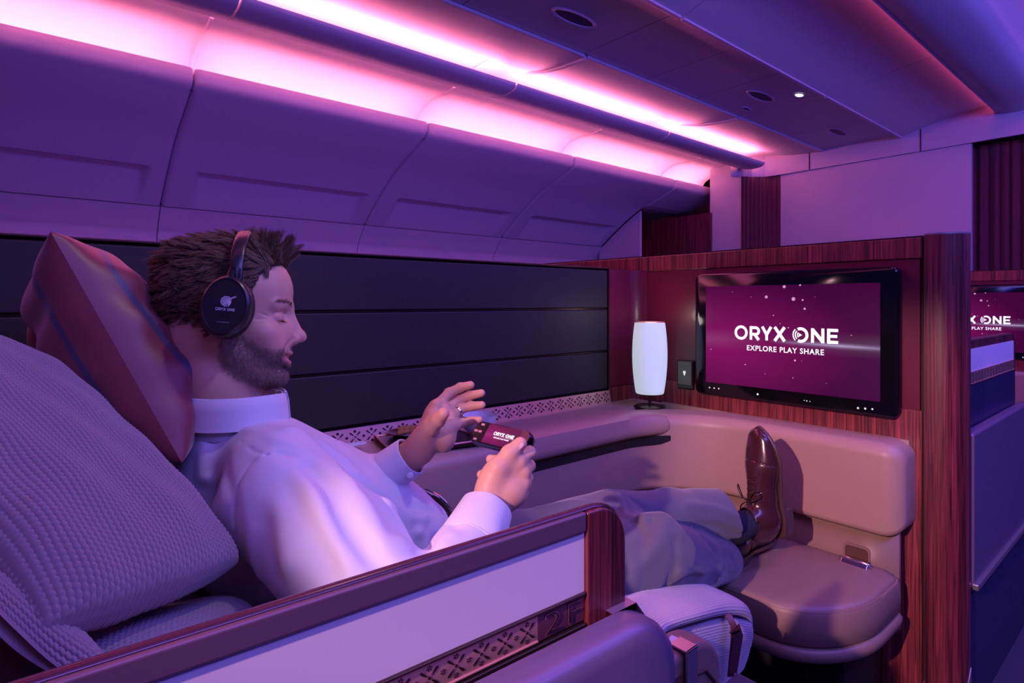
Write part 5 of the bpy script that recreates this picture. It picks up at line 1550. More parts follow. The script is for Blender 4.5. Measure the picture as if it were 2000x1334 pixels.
tfold([(1200, 965), (1215, 985), (1225, 1010)], 0.008, -0.005)
tfold([(1050, 990), (1120, 980), (1190, 990)], 0.010, -0.004)
tfold([(1300, 1155), (1340, 1130), (1400, 1135)], 0.012, 0.006)
tfold([(1230, 1100), (1300, 1075), (1380, 1075)], 0.0016, 0.0012)
axL = (anL-knL)/np.linalg.norm(anL-knL); cutL = (axL+np.array([0.0, 0.0, 0.30])*0); axR = (anR-knR)/np.linalg.norm(anR-knR)
cl0 = anL+axL*0.004; cr0 = anR+axR*0.010
def trou_fn(p):
    d = trou_base(p)
    for g in tf: d = d+g(p)
    d = d+0.0016*np.sin(p[:, 0]*38+1)*np.sin(p[:, 2]*70+p[:, 1]*40)
    n1 = np.array([0.84, -0.42, 0.34], np.float32); n1 /= np.linalg.norm(n1)
    inl = np.linalg.norm(p-anL.astype(np.float32), axis=1) < 0.16; inr = np.linalg.norm(p-anR.astype(np.float32), axis=1) < 0.13
    # open, hollow hems
    hl = s_path([anL-axL*0.06, anL+axL*0.2], [0.049, 0.055], 0.01)(p); hr = s_path([anR-axR*0.05, anR+axR*0.2], [0.046, 0.055], 0.01)(p)
    dl = np.maximum((p-cl0.astype(np.float32))@n1, -hl); d = np.where(inl & (((p-anL.astype(np.float32))@axL.astype(np.float32)) > -0.10) & (p[:, 2] > (anL[2]+anR[2])/2-0.012), np.maximum(d, (p-cl0.astype(np.float32))@n1), d)
    d = np.maximum(d, -np.maximum(hl, -((p-anL.astype(np.float32))@axL.astype(np.float32)+0.05)))
    d = np.where(inr, np.maximum(d, np.where(p[:, 2] < (anL[2]+anR[2])/2-0.012, (p-cr0.astype(np.float32))@axR.astype(np.float32), -1)), d)
    d = smax(d, -(cut(p, 0.020)), 0.004)
    return d
lo_t = np.minimum(PEL-0.22, [9, 0.50, anR[2]-0.09]); hi_t = np.maximum(PEL+0.22, [anL[0]+0.12, 0.9, anL[2]+0.12])
v, f = surface_nets(trou_fn, lo_t, hi_t, 0.0036, slack=2.2)
trousers = np_obj('trousers', v, f, M_trous, man)

# ---- shoes
def shoe(heel, toe_dir, sole_n, name, label):
    T = np.array(toe_dir, float); T /= np.linalg.norm(T); Nn = np.array(sole_n, float); Nn -= T*(Nn@T); Nn /= np.linalg.norm(Nn)
    SF = Frame(heel, T, -Nn)
    rt = SF.R.T
    def fn(p):
        q = SF.loc(p); q = np.stack([q[:, 0], q[:, 1]-0.012*np.clip((q[:, 0]-0.12)/0.16, 0, 1)*1.0, q[:, 2]], 1)
        d = s_ell((0.046, 0, 0.055), (0.044, 0.034, 0.052))(q)
        d = smin(d, s_flat((0.08, 0, 0.048), (0.18, 0, 0.034), 0.040, 0.037, (0, 1, 0), 0.88)(q), 0.02)
        d = smin(d, s_ell((0.195, 0, 0.030), (0.055, 0.046, 0.030))(q), 0.022)
        d = smin(d, s_ell((0.238, 0, 0.027), (0.048, 0.037, 0.022))(q), 0.018)
        d = smin(d, s_caps((0.058, 0, 0.05), (0.062, 0, 0.098), 0.038, 0.034)(q), 0.02)
        d = smax(d, 0.012-q[:, 2], 0.003)
        rim = 0.094-0.20*(q[:, 0]-0.06); rim = np.where(q[:, 0] > 0.07, 0.100-0.1*(q[:, 0]-0.07), rim)
        d = smax(d, q[:, 2]-rim, 0.002)
        hol = s_caps((0.060, 0, 0.075), (0.064, 0, 0.13), 0.030, 0.032)(q); d = np.maximum(d, -hol)
        # cap seam, facing edges, quarter seam
        d = d+0.0016*np.exp(-((q[:, 0]-0.212+1.5*q[:, 1]**2*4)/0.0014)**2)
        d = d+0.0012*np.exp(-((np.abs(q[:, 1])-0.010)/0.0014)**2)*((q[:, 0] > 0.095)&(q[:, 0] < 0.165)&(q[:, 2] > 0.04))
        d = d+0.0010*np.exp(-((q[:, 0]-0.150-0.5*(0.04-q[:, 2]))/0.0012)**2)*(np.abs(q[:, 1]) > 0.014)
        return d
    cs = np.array([SF.w(x_, y_, z_) for x_ in (-0.02, 0.31) for y_ in (-0.07, 0.07) for z_ in (-0.01, 0.14)])
    v, f = surface_nets(fn, cs.min(0), cs.max(0), 0.0022, slack=2.0)
    up_ = np_obj(name, v, f, M_shoe, man)
    # sole and heel block
    def outl(grow, x0_=-0.004, x1_=0.291):
        pts = []
        xs_ = np.linspace(x0_, x1_, 40); wv = lambda x_: np.interp(x_, [-0.004, 0.002, 0.015, 0.045, 0.075, 0.11, 0.15, 0.20, 0.235, 0.262, 0.280, 0.288, 0.291], [0.0, 0.016, 0.028, 0.033, 0.031, 0.028, 0.036, 0.045, 0.041, 0.030, 0.017, 0.007, 0.0])
        for x_ in xs_: pts.append((x_, wv(x_)+grow))
        pts2 = [(x_, -w_) for x_, w_ in pts[::-1]]
        return [(x_, y_+0.012*min(1, max(0, (x_-0.12)/0.16))) for x_, y_ in pts+pts2]
    m = MB()
    def rg(g, z_, a=-0.004, b=0.291, dy=0): return [Vector(SF.w(x_, y_, z_+(0.0 if x_ < 0.19 else (x_-0.19)**2*0.9)-(0.0))) for x_, y_ in outl(g, a, b)]
    m.loft([rg(0.001, 0.006), rg(0.003, 0.008), rg(0.003, 0.013), rg(0.001, 0.015)]); m.build('sole', M_sole, up_, smooth=40)
    m = MB(); 
    o_ = [(x_, y_) for x_, y_ in outl(0.001, -0.004, 0.078)]
    m.loft([[Vector(SF.w(x_*0.97+0.001, y_*0.95, -0.020)) for x_, y_ in o_], [Vector(SF.w(x_, y_, 0.007)) for x_, y_ in o_]]); m.build('heel', mat('heel_stack', (0.09, 0.05, 0.05), 0.35), up_, smooth=40)
    # laces: bars across the instep and a loose bow
    m = MB()
    def on(x_, y_, o=0.0012):
        z_ = 0.13
        for _ in range(60):
            s = float(fn(SF.w(x_, y_, z_).astype(np.float32)[None])[0])
            if s < 0.0004: break
            z_ -= s*0.8
        return SF.w(x_, y_, z_+o)
    for k, x_ in enumerate((0.112, 0.127, 0.142, 0.157, 0.172)):
        m.tube([Vector(on(x_+dx_, y_)) for dx_, y_ in ((0.004, -0.015), (0.002, -0.008), (0, 0), (-0.002, 0.008), (-0.004, 0.015))], 0.0014, 6)
        if k < 4: m.tube([Vector(on(x_+0.002, -0.014, 0.002)), Vector(on(x_+0.007, 0, 0.003)), Vector(on(x_+0.012, 0.014, 0.002))], 0.0014, 6)
    def sm3(pp): 
        q_ = [np.array(a, float) for a in pp]; q_ = [2*q_[0]-q_[1]]+q_+[2*q_[-1]-q_[-2]]; o_ = []
        for i in range(1, len(q_)-2):
            for k in range(5):
                t = k/5; o_.append(0.5*((2*q_[i])+(-q_[i-1]+q_[i+1])*t+(2*q_[i-1]-5*q_[i]+4*q_[i+1]-q_[i+2])*t*t+(-q_[i-1]+3*q_[i]-3*q_[i+1]+q_[i+2])*t**3))
        return o_+[q_[-2]]
    c0_ = on(0.112, 0.0, 0.004)
    for sd in (-1, 1):
        m.tube([Vector(c0_+SF.d(*q)) for q in sm3(((0, 0, 0), (0.012, sd*0.010, 0.012), (0.030, sd*0.022, 0.012), (0.036, sd*0.032, 0.002), (0.020, sd*0.034, -0.004), (0.004, sd*0.016, 0.002), (0, 0, 0)))], 0.0015, 6)
        m.tube([Vector(c0_+SF.d(*q)) for q in sm3(((0, 0, 0), (-0.006, sd*0.012, 0.008), (-0.018, sd*0.020, 0.012), (-0.030, sd*0.024, 0.010)))], 0.0015, 6)
    m.build('laces', M_lace, up_, smooth=60)
    return SF, up_
heelL = G(1524, 1047, 1.515)
SFL, shoeL = shoe(heelL, (-0.10, 0.06, 1.0), (0.94, -0.34, 0.0), 'shoe', '')
heelR = np.array([1.43, 0.86, anR[2]+0.002]);
SFR, shoeR = shoe(np.array([1.385, 0.800, H-0.684]), (0.66, 0.0, 0.02), (0.02, -0.05, -1.0), 'shoe', '')
# socks
m = MB()
def sock(a, b, c, ra, rb, rc):
    f_ = s_path([a, b, c], [ra, rb, rc], 0.01)
    def g(p): return f_(p)+0.0006*np.sin((p@((b-a)/np.linalg.norm(b-a)).astype(np.float32))*1100)*0.5
    P3 = np.array([a, b, c]); v, f = surface_nets(g, P3.min(0)-0.06, P3.max(0)+0.06, 0.0030); np_obj('sock', v, f, M_sock, man)
sock(anL-axL*0.05, SFL.w(0.056, 0, 0.140), SFL.w(0.060, 0, 0.070), 0.040, 0.036, 0.031)
sock(anR-axR*0.03, anR+axR*0.02, SFR.w(0.062, 0, 0.075), 0.040, 0.036, 0.031)
# ================================================================ headphones
hpn = thing('headphones', 'black over-ear headphones with pale lettering worn by the man', 'headphones', tuple(HF.w(0, 0, 0.05)))
cupc = HF.w(0.008, -0.088, -0.002)
ld = hit(lambda p: s_ell(cupc, (0.001,)*3)(p), 443, 600)
nrm = -HF.d(0, 1, 0)/HSC; nrm = nrm/np.linalg.norm(nrm); nrm = nrm+HF.d(-0.10, 0, 0.05); nrm /= np.linalg.norm(nrm)
cu = np.array([0.10, 0, 1.0]); cu -= nrm*(cu@nrm); cu /= np.linalg.norm(cu); cs_ = np.cross(cu, nrm)
if (cs_@Ff) < 0: cs_ = -cs_
cc = cupc+nrm*0.016
def cring(a_, b_, off, c_=None, k=56): 
    return [Vector((cc if c_ is None else c_)+cs_*a_*math.cos(2*math.pi*j/k)+cu*b_*math.sin(2*math.pi*j/k)+nrm*off) for j in range(k)]
A, B_ = 0.0335, 0.0440
m = MB(); m.loft([cring(A*0.86, B_*0.88, -0.030), cring(A*1.02, B_*1.02, -0.028), cring(A*1.08, B_*1.07, -0.018), cring(A*1.02, B_*1.02, -0.008)]); m.build('ear_pad', M_blackr, hpn, smooth=60)
m = MB(); m.loft([cring(A*0.98, B_*0.98, -0.010), cring(A*1.06, B_*1.05, -0.006), cring(A*1.07, B_*1.06, 0.001), cring(A*1.00, B_*1.0, 0.007), cring(A*0.90, B_*0.91, 0.0095), cring(A*0.885, B_*0.895, 0.0078), cring(A*0.84, B_*0.86, 0.0078), cring(A*0.3, B_*0.3, 0.0085)])
M_hp = mat('satin_black', (0.018, 0.017, 0.022), 0.30, spec=0.6); m.build('ear_cup', M_hp, hpn, smooth=50)
# yoke and headband
def arcband():
    pts = []
    top = HF.w(0.012, 0, 0.139); Rr = None
    sL = HF.w(-0.006, -0.098, 0.040); sR_ = HF.w(-0.006, 0.098, 0.040)
    for k in range(25):
        t_ = k/24; a = math.pi*t_; q = HF.w(0.016+0.004*math.sin(a), -0.098*math.cos(a), 0.040+0.096*math.sin(a)**0.8)
        pts.append(q)
    return pts
bp = arcband(); fwd_ = Ff
m = MB(); rg = []
for i, q in enumerate(bp):
    t_ = bp[min(i+1, 24)]-bp[max(i-1, 0)]; t_ /= np.linalg.norm(t_); n2 = np.cross(t_, fwd_); n2 /= np.linalg.norm(n2); f2 = np.cross(n2, t_)
    hw_ = 0.010; hh_ = 0.0045
    rg.append([Vector(q+f2*hw_*math.copysign(abs(math.cos(a))**0.6, math.cos(a))+n2*hh_*math.copysign(abs(math.sin(a))**0.6, math.sin(a))) for a in np.linspace(0, 2*math.pi, 14, endpoint=False)])
m.loft(rg); m.build('headband', M_hp, hpn, smooth=60)
m = MB(); j0 = bp[0]; j1 = cc+cu*B_*0.98+nrm*0.000
m.tube([Vector(bp[1]), Vector(j0), Vector(j1+cu*0.008), Vector(j1-cu*0.004)], [0.0085, 0.0090, 0.0088, 0.0075], 14); m.build('yoke', M_hp, hpn, smooth=60)
# far cup, simple but whole
c2 = HF.w(0.008, 0.090, -0.004)
m = MB(); n3 = HF.d(0, 1, 0); n3 /= np.linalg.norm(n3)
m.loft([[Vector(c2+cs_*a_*math.cos(2*math.pi*j/40)+cu*b_*math.sin(2*math.pi*j/40)+n3*o) for j in range(40)] for a_, b_, o in ((A*0.9, B_*0.9, -0.010), (A*1.05, B_*1.05, 0.0), (A*1.05, B_*1.05, 0.02), (A*0.9, B_*0.9, 0.026))]); m.build('ear_cup', M_hp, hpn, smooth=50)
# lettering and emblem on the near cup
M_prt = mat('pale_print', (0.62, 0.60, 0.72), 0.5)
def on_cup(V2, dx, dy): return [Vector(cc+cs_*(x_+dx)+cu*(y_+dy)+nrm*0.0094) for x_, y_ in V2]
m = MB(); V2 = fit_text(BRAND[0], 0.0265, 0.0046); m.add(on_cup(V2, -0.0115, -0.0085), BRAND[1]); m.build('lettering', M_prt, hpn, smooth=None)
g = text_geo('NOISE CANCELLATION', 1.0, 0.01, 1.05)
m = MB(); V2 = fit_text(g[0], 0.0165, 0.0011); m.add(on_cup(V2, -0.0065, -0.0258), g[1]); m.build('small_lettering', M_prt, hpn, smooth=None)
m = MB(); ex, ey, er = 0.0015, 0.0060, 0.0078
n_l = 9
for k in range(n_l):        # striped disc
    y0_ = -er+2*er*k/n_l; y1_ = y0_+2*er/n_l*0.62; ym = (y0_+y1_)/2; hw_ = math.sqrt(max(0, er*er-ym*ym))
    xr_ = hw_ if ym > 0.3*er or ym < -0.75*er else hw_*0.35
    m.add(on_cup([(-hw_, y0_), (xr_, y0_), (xr_, y1_), (-hw_, y1_)], ex, ey), [(0,1,2,3)])
hd = [(-0.003, -0.0005), (0.002, 0.0035), (0.0050, 0.0030), (0.0072, 0.0005), (0.0070, -0.003), (0.0050, -0.0070), (0.0035, -0.0076), (0.0030, -0.004), (0.0005, -0.0028), (-0.002, -0.0075), (-0.0048, -0.006), (-0.003, -0.003)]
m.add(on_cup(hd, ex, ey), [tuple(range(len(hd)))])
for (x0_, y0_, x1_, y1_, w_) in ((0.002, 0.003, 0.0125, 0.0085, 0.0009), (0.003, 0.0022, 0.0130, 0.0072, 0.0009)):
    m.add(on_cup(thickline((x0_, y0_), (x1_, y1_), w_), ex, ey), [(0,1,2,3)])
m.build('emblem', M_prt, hpn, smooth=None)
m = MB()
for k, hh_ in ((0, 0.003), (1, 0.004), (2, 0.007)):
    x0_ = -0.004+k*0.005; m.add(on_cup([(x0_, -0.0145-hh_/2), (x0_+0.0022, -0.0145-hh_/2), (x0_+0.0022, -0.0145+hh_/2), (x0_, -0.0145+hh_/2)], 0, 0), [(0,1,2,3)])
m.build('contacts', M_bronze, hpn, smooth=None)

# ================================================================ handset
TL, TR_, BR, BL = [np.array(G(*q)) for q in ((936, 816, 0.965), (1036, 846, 0.882), (1024, 884, 0.862), (911, 864, 0.944))]
hc = (TL+TR_+BR+BL)/4; hx = ((TR_-TL)+(BR-BL)); Lh = np.linalg.norm(hx)/2; hx /= np.linalg.norm(hx)
hy = ((TL-BL)+(TR_-BR)); hy -= hx*(hy@hx); Wh = np.linalg.norm(hy)/2; hy /= np.linalg.norm(hy); hn = np.cross(hx, hy)
if hn@(cam0-hc) < 0: hn = -hn
hs_ = thing('handset', 'small black touchscreen handset with magenta picture held in the man\'s hands', 'handset', tuple(hc))
def hring(gx, gy, off, k=8, r=0.012):
    pts = []; hw_, hh_ = Lh/2+gx, Wh/2+gy
    for sx, sy, a0 in ((1,1,0),(-1,1,90),(-1,-1,180),(1,-1,270)):
        for j in range(k+1):
            a = math.radians(a0+90*j/k); pts.append(Vector(hc+hx*(sx*(hw_-r)+r*math.cos(a))+hy*(sy*(hh_-r)+r*math.sin(a))+hn*off))
    return pts
m = MB(); m.loft([hring(-0.006, -0.006, -0.020), hring(-0.001, -0.001, -0.016), hring(0, 0, -0.009), hring(0, 0, -0.003), hring(-0.0015, -0.0015, 0)]); m.build('casing', M_blackm, hs_, smooth=50)
def HP(u, v_, o=0.0004): return Vector(hc+hx*(u-0.5)*Lh+hy*(v_-0.5)*Wh+hn*o)
np_obj('display', [HP(0.25, 0.08), HP(0.82, 0.08), HP(0.82, 0.94), HP(0.25, 0.94)], [(0,1,2,3)], M_scr, hs_, smooth=False, uv=[(0,0),(1,0),(1,1),(0,1)])
m = MB(); V2 = fit_text(BRAND[0], 0.36, 0.17); m.add([HP(0.40+x_, 0.48+y_, 0.0009) for x_, y_ in V2], BRAND[1]); m.build('logo', M_txt, hs_, smooth=None)
m = MB(); V2 = fit_text(TAG[0], 0.27, 0.06); m.add([HP(0.43+x_, 0.36+y_, 0.0009) for x_, y_ in V2], TAG[1]); m.build('tagline', M_txt, hs_, smooth=None)
for u, v_ in ((0.14, 0.82), (0.07, 0.50), (0.15, 0.50), (0.13, 0.14)):
    m = MB(); m.prism([HP(u-0.032, v_-0.05), HP(u+0.032, v_-0.05), HP(u+0.032, v_+0.05), HP(u-0.032, v_+0.05)], hn*0.0012); m.build('key', M_metal, hs_, bevel=0.0005)

# ================================================================ soft things
def knit_mat(name, col): return mat(name, col, 0.9, sheen=0.35, bump=(2500, 0.3, 0.0006))
M_knit = knit_mat('knitted_wool', (0.27, 0.20, 0.27))
M_knit2 = knit_mat('knitted_wool_pale', (0.44, 0.38, 0.46))
M_pill = mat('burgundy_satin', (0.13, 0.032, 0.045), 0.42, sheen=0.4, bump=(1200, 0.15, 0.0004))
def add_vines(m, base, line):
    nt = m.node_tree; b = nt.nodes['Principled BSDF']; L = nt.links.new
    tc = nt.nodes.new('ShaderNodeTexCoord'); mp = nt.nodes.new('ShaderNodeMapping'); mp.inputs['Rotation'].default_value = (0.4, 0.9, 0.2); mp.inputs['Scale'].default_value = (1, 1, 0.45)
    wv_ = nt.nodes.new('ShaderNodeTexWave'); wv_.inputs['Scale'].default_value = 4.2; wv_.inputs['Distortion'].default_value = 5.0; wv_.inputs['Detail'].default_value = 0.6; wv_.inputs['Detail Scale'].default_value = 0.8
    rp_ = nt.nodes.new('ShaderNodeValToRGB'); e = rp_.color_ramp.elements; e[0].position = 0.975; e[0].color = (*base, 1); e[1].position = 0.990; e[1].color = (*line, 1)
    L(tc.outputs['Object'], mp.inputs[0]); L(mp.outputs[0], wv_.inputs['Vector']); L(wv_.outputs['Fac'], rp_.inputs[0]); L(rp_.outputs[0], b.inputs['Base Color'])
add_vines(M_pill, (0.19, 0.030, 0.045), (0.045, 0.035, 0.09))
def knit_bump(a, b_, pitch):
    """seed stitch in metres on the surface coordinates (a, b_)"""
    row = np.floor(b_/pitch); off = (row % 2)*0.5
    fu = (a/(pitch*1.15)+off) % 1-0.5; fv = (b_/pitch) % 1-0.5
    return np.sqrt(np.clip(1-(fu*fu+fv*fv)*3.2, 0, 1))
def pillow(name, C, U, V, W, hu, hv, th, m_, n=90, pinch=0.10, pitch=None, amp=0.0015, wr=0.0, seed=0, label=None, cat=None, parent=None, sag=0.0, pw=0.42, corner=0.0):
    """C centre, U/V unit half-axes directions, W normal"""
    U = np.array(U, float); U /= np.linalg.norm(U); V = np.array(V, float); V -= U*(V@U); V /= np.linalg.norm(V); N = np.cross(U, V)
    if N@np.array(W) < 0: N = -N
    g = np.linspace(-1, 1, n); uu, vv = np.meshgrid(g, g, indexing='ij'); r = np.random.default_rng(seed)
    # pulled-in edges, pointed corners
    su = uu*(1-pinch*(1-vv**2)*np.abs(uu)**2*1.0)+0; sv = vv*(1-pinch*(1-uu**2)*np.abs(vv)**2)
    prof = np.clip((1-np.abs(uu)**2.6)*(1-np.abs(vv)**2.6), 0, 1)**pw
    ph = r.random(6)*6
    wv = wr*(np.sin(uu*7+vv*3+ph[0])*np.sin(vv*9+ph[1])+0.6*np.sin(uu*15+2*np.sin(vv*4)+ph[2])*np.abs(vv))*prof
    edge = np.abs(uu)**8+np.abs(vv)**8
    sgn = []
    VV, FF, b = [], [], 0
    for s in (1, -1):
        hgt = th*prof+wv*s
        if pitch: 
            k = knit_bump(uu*hu+0.3*sag, vv*hv, pitch); hgt = hgt+amp*k*np.clip(prof*6, 0, 1)
        pts = C+U*(su*hu)[..., None]+V*(sv*hv)[..., None]+N*((s*hgt)+sag*(uu**2+vv**2))[..., None]
        VV.append(pts.reshape(-1, 3)); i, j = np.meshgrid(np.arange(n-1), np.arange(n-1), indexing='ij')
        q = np.stack([i*n+j, (i+1)*n+j, (i+1)*n+j+1, i*n+j+1], -1).reshape(-1, 4); 
        if s < 0: q = q[:, ::-1]
        FF.append(q+b); b += n*n
    o = np_obj(name, np.concatenate(VV), np.concatenate(FF), m_, parent)
    if label: tag(o, label, cat)
    return o
# big knitted cushion wedged behind his back
A_, B1, C1 = G(45, 700, 0.84), G(468, 1112, 0.69), G(80, 1216, 0.49)
U = B1-A_; Vd = C1-B1; C = (A_+C1)/2
pillow('knitted_cushion', C, U, Vd, cam0-C, np.linalg.norm(U)/2, np.linalg.norm(Vd)/2*1.05, 0.060, M_knit, n=600, pinch=-0.03, pitch=0.0054, amp=0.0036, wr=0.004, seed=3, pw=0.36,
       label='large mauve knitted cushion behind the man\'s back, nearest the camera', cat='cushion')
# burgundy satin pillow behind his head, its seam towards the camera
S0_, S1_ = G(100, 486, 0.80), G(350, 925, 0.82)
U = S1_-S0_; Cm = (S0_+S1_)/2; vv_ = Cm-cam0; vv_ /= np.linalg.norm(vv_)
C = Cm+vv_*0.15+np.array([0.01, 0.0, 0.0])
pillow('pillow', C, U, vv_, G(330, 600, 0.8)-G(235, 700, 0.8), np.linalg.norm(U)/2*1.03, 0.155, 0.092, M_pill, n=150, pinch=0.05, wr=0.010, seed=5, pw=0.5,
       label='burgundy satin pillow standing between cushion and the man\'s head', cat='pillow')
# seat the man lies on
st_ = thing('reclined_seat', 'dark knitted-covered reclined seat under the man, mostly hidden', 'seat', (0.3, 0.85, 0.0))
M_seat = mat('dark_plum_fabric', (0.10, 0.05, 0.075), 0.85, sheen=0.2)
m = MB()
bk = [SHc-ndir*0.17+tdir*s for s in (-0.32, -0.1, 0.1, 0.3, 0.45)]
m.prism([Vector(SHc-ndir*0.20+wdir*0.30-tdir*0.28), Vector(SHc-ndir*0.20-wdir*0.17-tdir*0.28), Vector(SHc-ndir*0.20-wdir*0.17+tdir*0.50), Vector(SHc-ndir*0.20+wdir*0.30+tdir*0.50)], Vector(-ndir*0.10)); m.build('seat_back', M_seat, st_, bevel=0.03, seg=5)
zc_ = PEL[2]-0.135
m = MB(); m.box((PEL[0]-0.10, 0.53, 0.16), (1.10, 1.12, min(zc_, 0.385))); m.build('seat_cushion', M_seat, st_, bevel=0.03, seg=5)
m = MB(); m.box((PEL[0]-0.05, 0.56, 0.0), (1.05, 1.08, 0.17)); m.build('seat_base', M_blackr, st_)

# knitted throw folded over the front of the seat, with its leather strap
thr = thing('folded_throw', 'mauve knitted throw folded over the seat edge between door and ottoman, strapped in leather', 'blanket', tuple(G(1350, 1200, 1.05)-np.array([0,0,0.1])))
A0 = G(1235, 1165, 1.10); A1 = G(1455, 1170, 1.22)
def sheet(name, rows, m_, parent, nu=220, nv=150, pitch=0.0046, amp=0.0014, th=0.012, sol=True):
    """rows: list of polylines (same length) -> smooth knitted sheet"""
    R0 = np.array(rows, float)
    def interp(arr, n):   # catmull-rom along axis 0
        k = arr.shape[0]; t = np.linspace(0, k-1, n); i = np.clip(np.floor(t).astype(int), 0, k-2); f_ = (t-i)[(...,)+(None,)*(arr.ndim-1)]
        ext = np.concatenate([(2*arr[:1]-arr[1:2]), arr, (2*arr[-1:]-arr[-2:-1])]); p0, p1, p2, p3 = ext[i], ext[i+1], ext[i+2], ext[i+3]
        return 0.5*((2*p1)+(-p0+p2)*f_+(2*p0-5*p1+4*p2-p3)*f_**2+(-p0+3*p1-3*p2+p3)*f_**3)
    S_ = interp(R0, nu); S_ = interp(S_.transpose(1, 0, 2), nv).transpose(1, 0, 2)
    du_ = np.gradient(S_, axis=0); dv_ = np.gradient(S_, axis=1); N_ = np.cross(du_, dv_); N_ /= np.linalg.norm(N_, axis=2, keepdims=True)+1e-9
    if (N_[nu//2, nv//2]@(cam0-S_[nu//2, nv//2])) < 0: N_ = -N_
    a = np.concatenate([[0], np.cumsum(np.linalg.norm(np.diff(S_[:, nv//2], axis=0), axis=1))])[:, None]+np.zeros((1, nv)); b_ = np.concatenate([[0], np.cumsum(np.linalg.norm(np.diff(S_[nu//2], axis=0), axis=1))])[None]+np.zeros((nu, 1))
    ed = np.minimum.outer(np.minimum(np.arange(nu), nu-1-np.arange(nu))/10.0, np.full(nv, 9.0)); ed = np.clip(np.minimum(ed, (np.minimum(np.arange(nv), nv-1-np.arange(nv))/10.0)[None]), 0, 1)
    V_ = S_+N_*(amp*ed*knit_bump(a, b_, pitch))[..., None]
    Vb = S_-N_*th
    V_ = np.concatenate([V_.reshape(-1, 3), Vb.reshape(-1, 3)]); i, j = np.meshgrid(np.arange(nu-1), np.arange(nv-1), indexing='ij')
    q = np.stack([i*nv+j, (i+1)*nv+j, (i+1)*nv+j+1, i*nv+j+1], -1).reshape(-1, 4); q2 = q[:, ::-1]+nu*nv
    e = []
    for (ii, jj, fl) in (((np.arange(nu-1), 0*np.arange(nu-1), 0)), ((np.arange(nu-1), 0*np.arange(nu-1)+nv-1, 1))):
        a_ = ii*nv+jj; b2 = (ii+1)*nv+jj; e.append(np.stack([a_, b2, b2+nu*nv, a_+nu*nv], -1) if fl == 0 else np.stack([b2, a_, a_+nu*nv, b2+nu*nv], -1))
    for (ii, fl) in ((0, 1), (nu-1, 0)):
        jj = np.arange(nv-1); a_ = ii*nv+jj; b2 = a_+1; e.append(np.stack([a_, b2, b2+nu*nv, a_+nu*nv], -1) if fl == 0 else np.stack([b2, a_, a_+nu*nv, b2+nu*nv], -1))
    return np_obj(name, V_, np.concatenate([q, q2]+e), m_, parent)
rows = [ [G(1150, 1200, 0.93), G(1200, 1212, 0.905), G(1240, 1228, 0.89), G(1268, 1240, 0.885), G(1284, 1250, 0.882), G(1284, 1258, 0.886), G(1280, 1256, 0.905)],
         [G(1180, 1178, 1.02), G(1225, 1172, 1.00), G(1262, 1196, 0.980), G(1290, 1212, 0.962), G(1303, 1222, 0.955), G(1302, 1232, 0.962), G(1296, 1228, 0.985)],
         [G(1240, 1150, 1.13), G(1290, 1150, 1.10), G(1335, 1172, 1.06), G(1360, 1190, 1.038), G(1368, 1201, 1.028), G(1366, 1211, 1.035), G(1358, 1208, 1.060)],
         [G(1275, 1130, 1.22), G(1330, 1136, 1.19), G(1385, 1158, 1.15), G(1412, 1176, 1.122), G(1420, 1190, 1.112), G(1418, 1200, 1.118), G(1410, 1198, 1.14)],
         [G(1290, 1125, 1.26), G(1350, 1133, 1.25), G(1410, 1156, 1.21), G(1446, 1176, 1.18), G(1457, 1192, 1.17), G(1456, 1205, 1.176), G(1446, 1203, 1.20)],
         [G(1295, 1126, 1.29), G(1355, 1136, 1.28), G(1415, 1160, 1.25), G(1455, 1182, 1.22), G(1468, 1204, 1.205), G(1470, 1225, 1.20), G(1468, 1262, 1.20)] ]
sheet('top_fold', rows, M_knit2, thr, pitch=0.0050, amp=0.0018, nu=260, nv=200)
rows = [ [G(1265, 1215, 1.01), G(1292, 1232, 0.985), G(1298, 1262, 0.978), G(1298, 1345, 0.975)],
         [G(1335, 1196, 1.075), G(1358, 1212, 1.055), G(1364, 1245, 1.045), G(1362, 1345, 1.04)],
         [G(1395, 1188, 1.15), G(1412, 1204, 1.130), G(1420, 1232, 1.120), G(1416, 1335, 1.115)],
         [G(1435, 1190, 1.21), G(1452, 1208, 1.185), G(1462, 1235, 1.172), G(1450, 1310, 1.168)],
         [G(1450, 1195, 1.23), G(1466, 1214, 1.20), G(1471, 1240, 1.19), G(1460, 1285, 1.185)] ]
sheet('under_layer', rows, M_knit2, thr, pitch=0.0050, amp=0.0018, nu=260, nv=180)
# leather strap with stamped end
def strap(pts, wv, m_, name, parent, th=0.003):
    m = MB(); rg = []
    for i, q in enumerate(pts):
        t_ = np.array(pts[min(i+1, len(pts)-1)])-np.array(pts[max(i-1, 0)]); t_ /= np.linalg.norm(t_); s_ = np.array(wv, float); s_ -= t_*(s_@t_); L_ = np.linalg.norm(np.array(wv)); s_ = s_/np.linalg.norm(s_)*L_; n_ = np.cross(t_, s_); n_ /= np.linalg.norm(n_)
        if n_@(cam0-np.array(q)) < 0: n_ = -n_
        rg.append([Vector(np.array(q)-s_+n_*th*0.1), Vector(np.array(q)-s_*0.94+n_*th), Vector(np.array(q)+s_*0.94+n_*th), Vector(np.array(q)+s_+n_*th*0.1)])
    m.loft(rg); return m.build(name, m_, parent, smooth=50)
wv = (G(1436, 1240, 1.09)-G(1420, 1242, 1.085))*0.62
M_strap = mat('plum_leather', (0.10, 0.035, 0.045), 0.4, bump=(900, 0.2, 0.0005))
strap([G(1412, 1196, 1.118), G(1424, 1206, 1.108), G(1432, 1222, 1.100), G(1433, 1250, 1.095), G(1426, 1320, 1.092)], wv*0.62, M_strap, 'strap', thr)
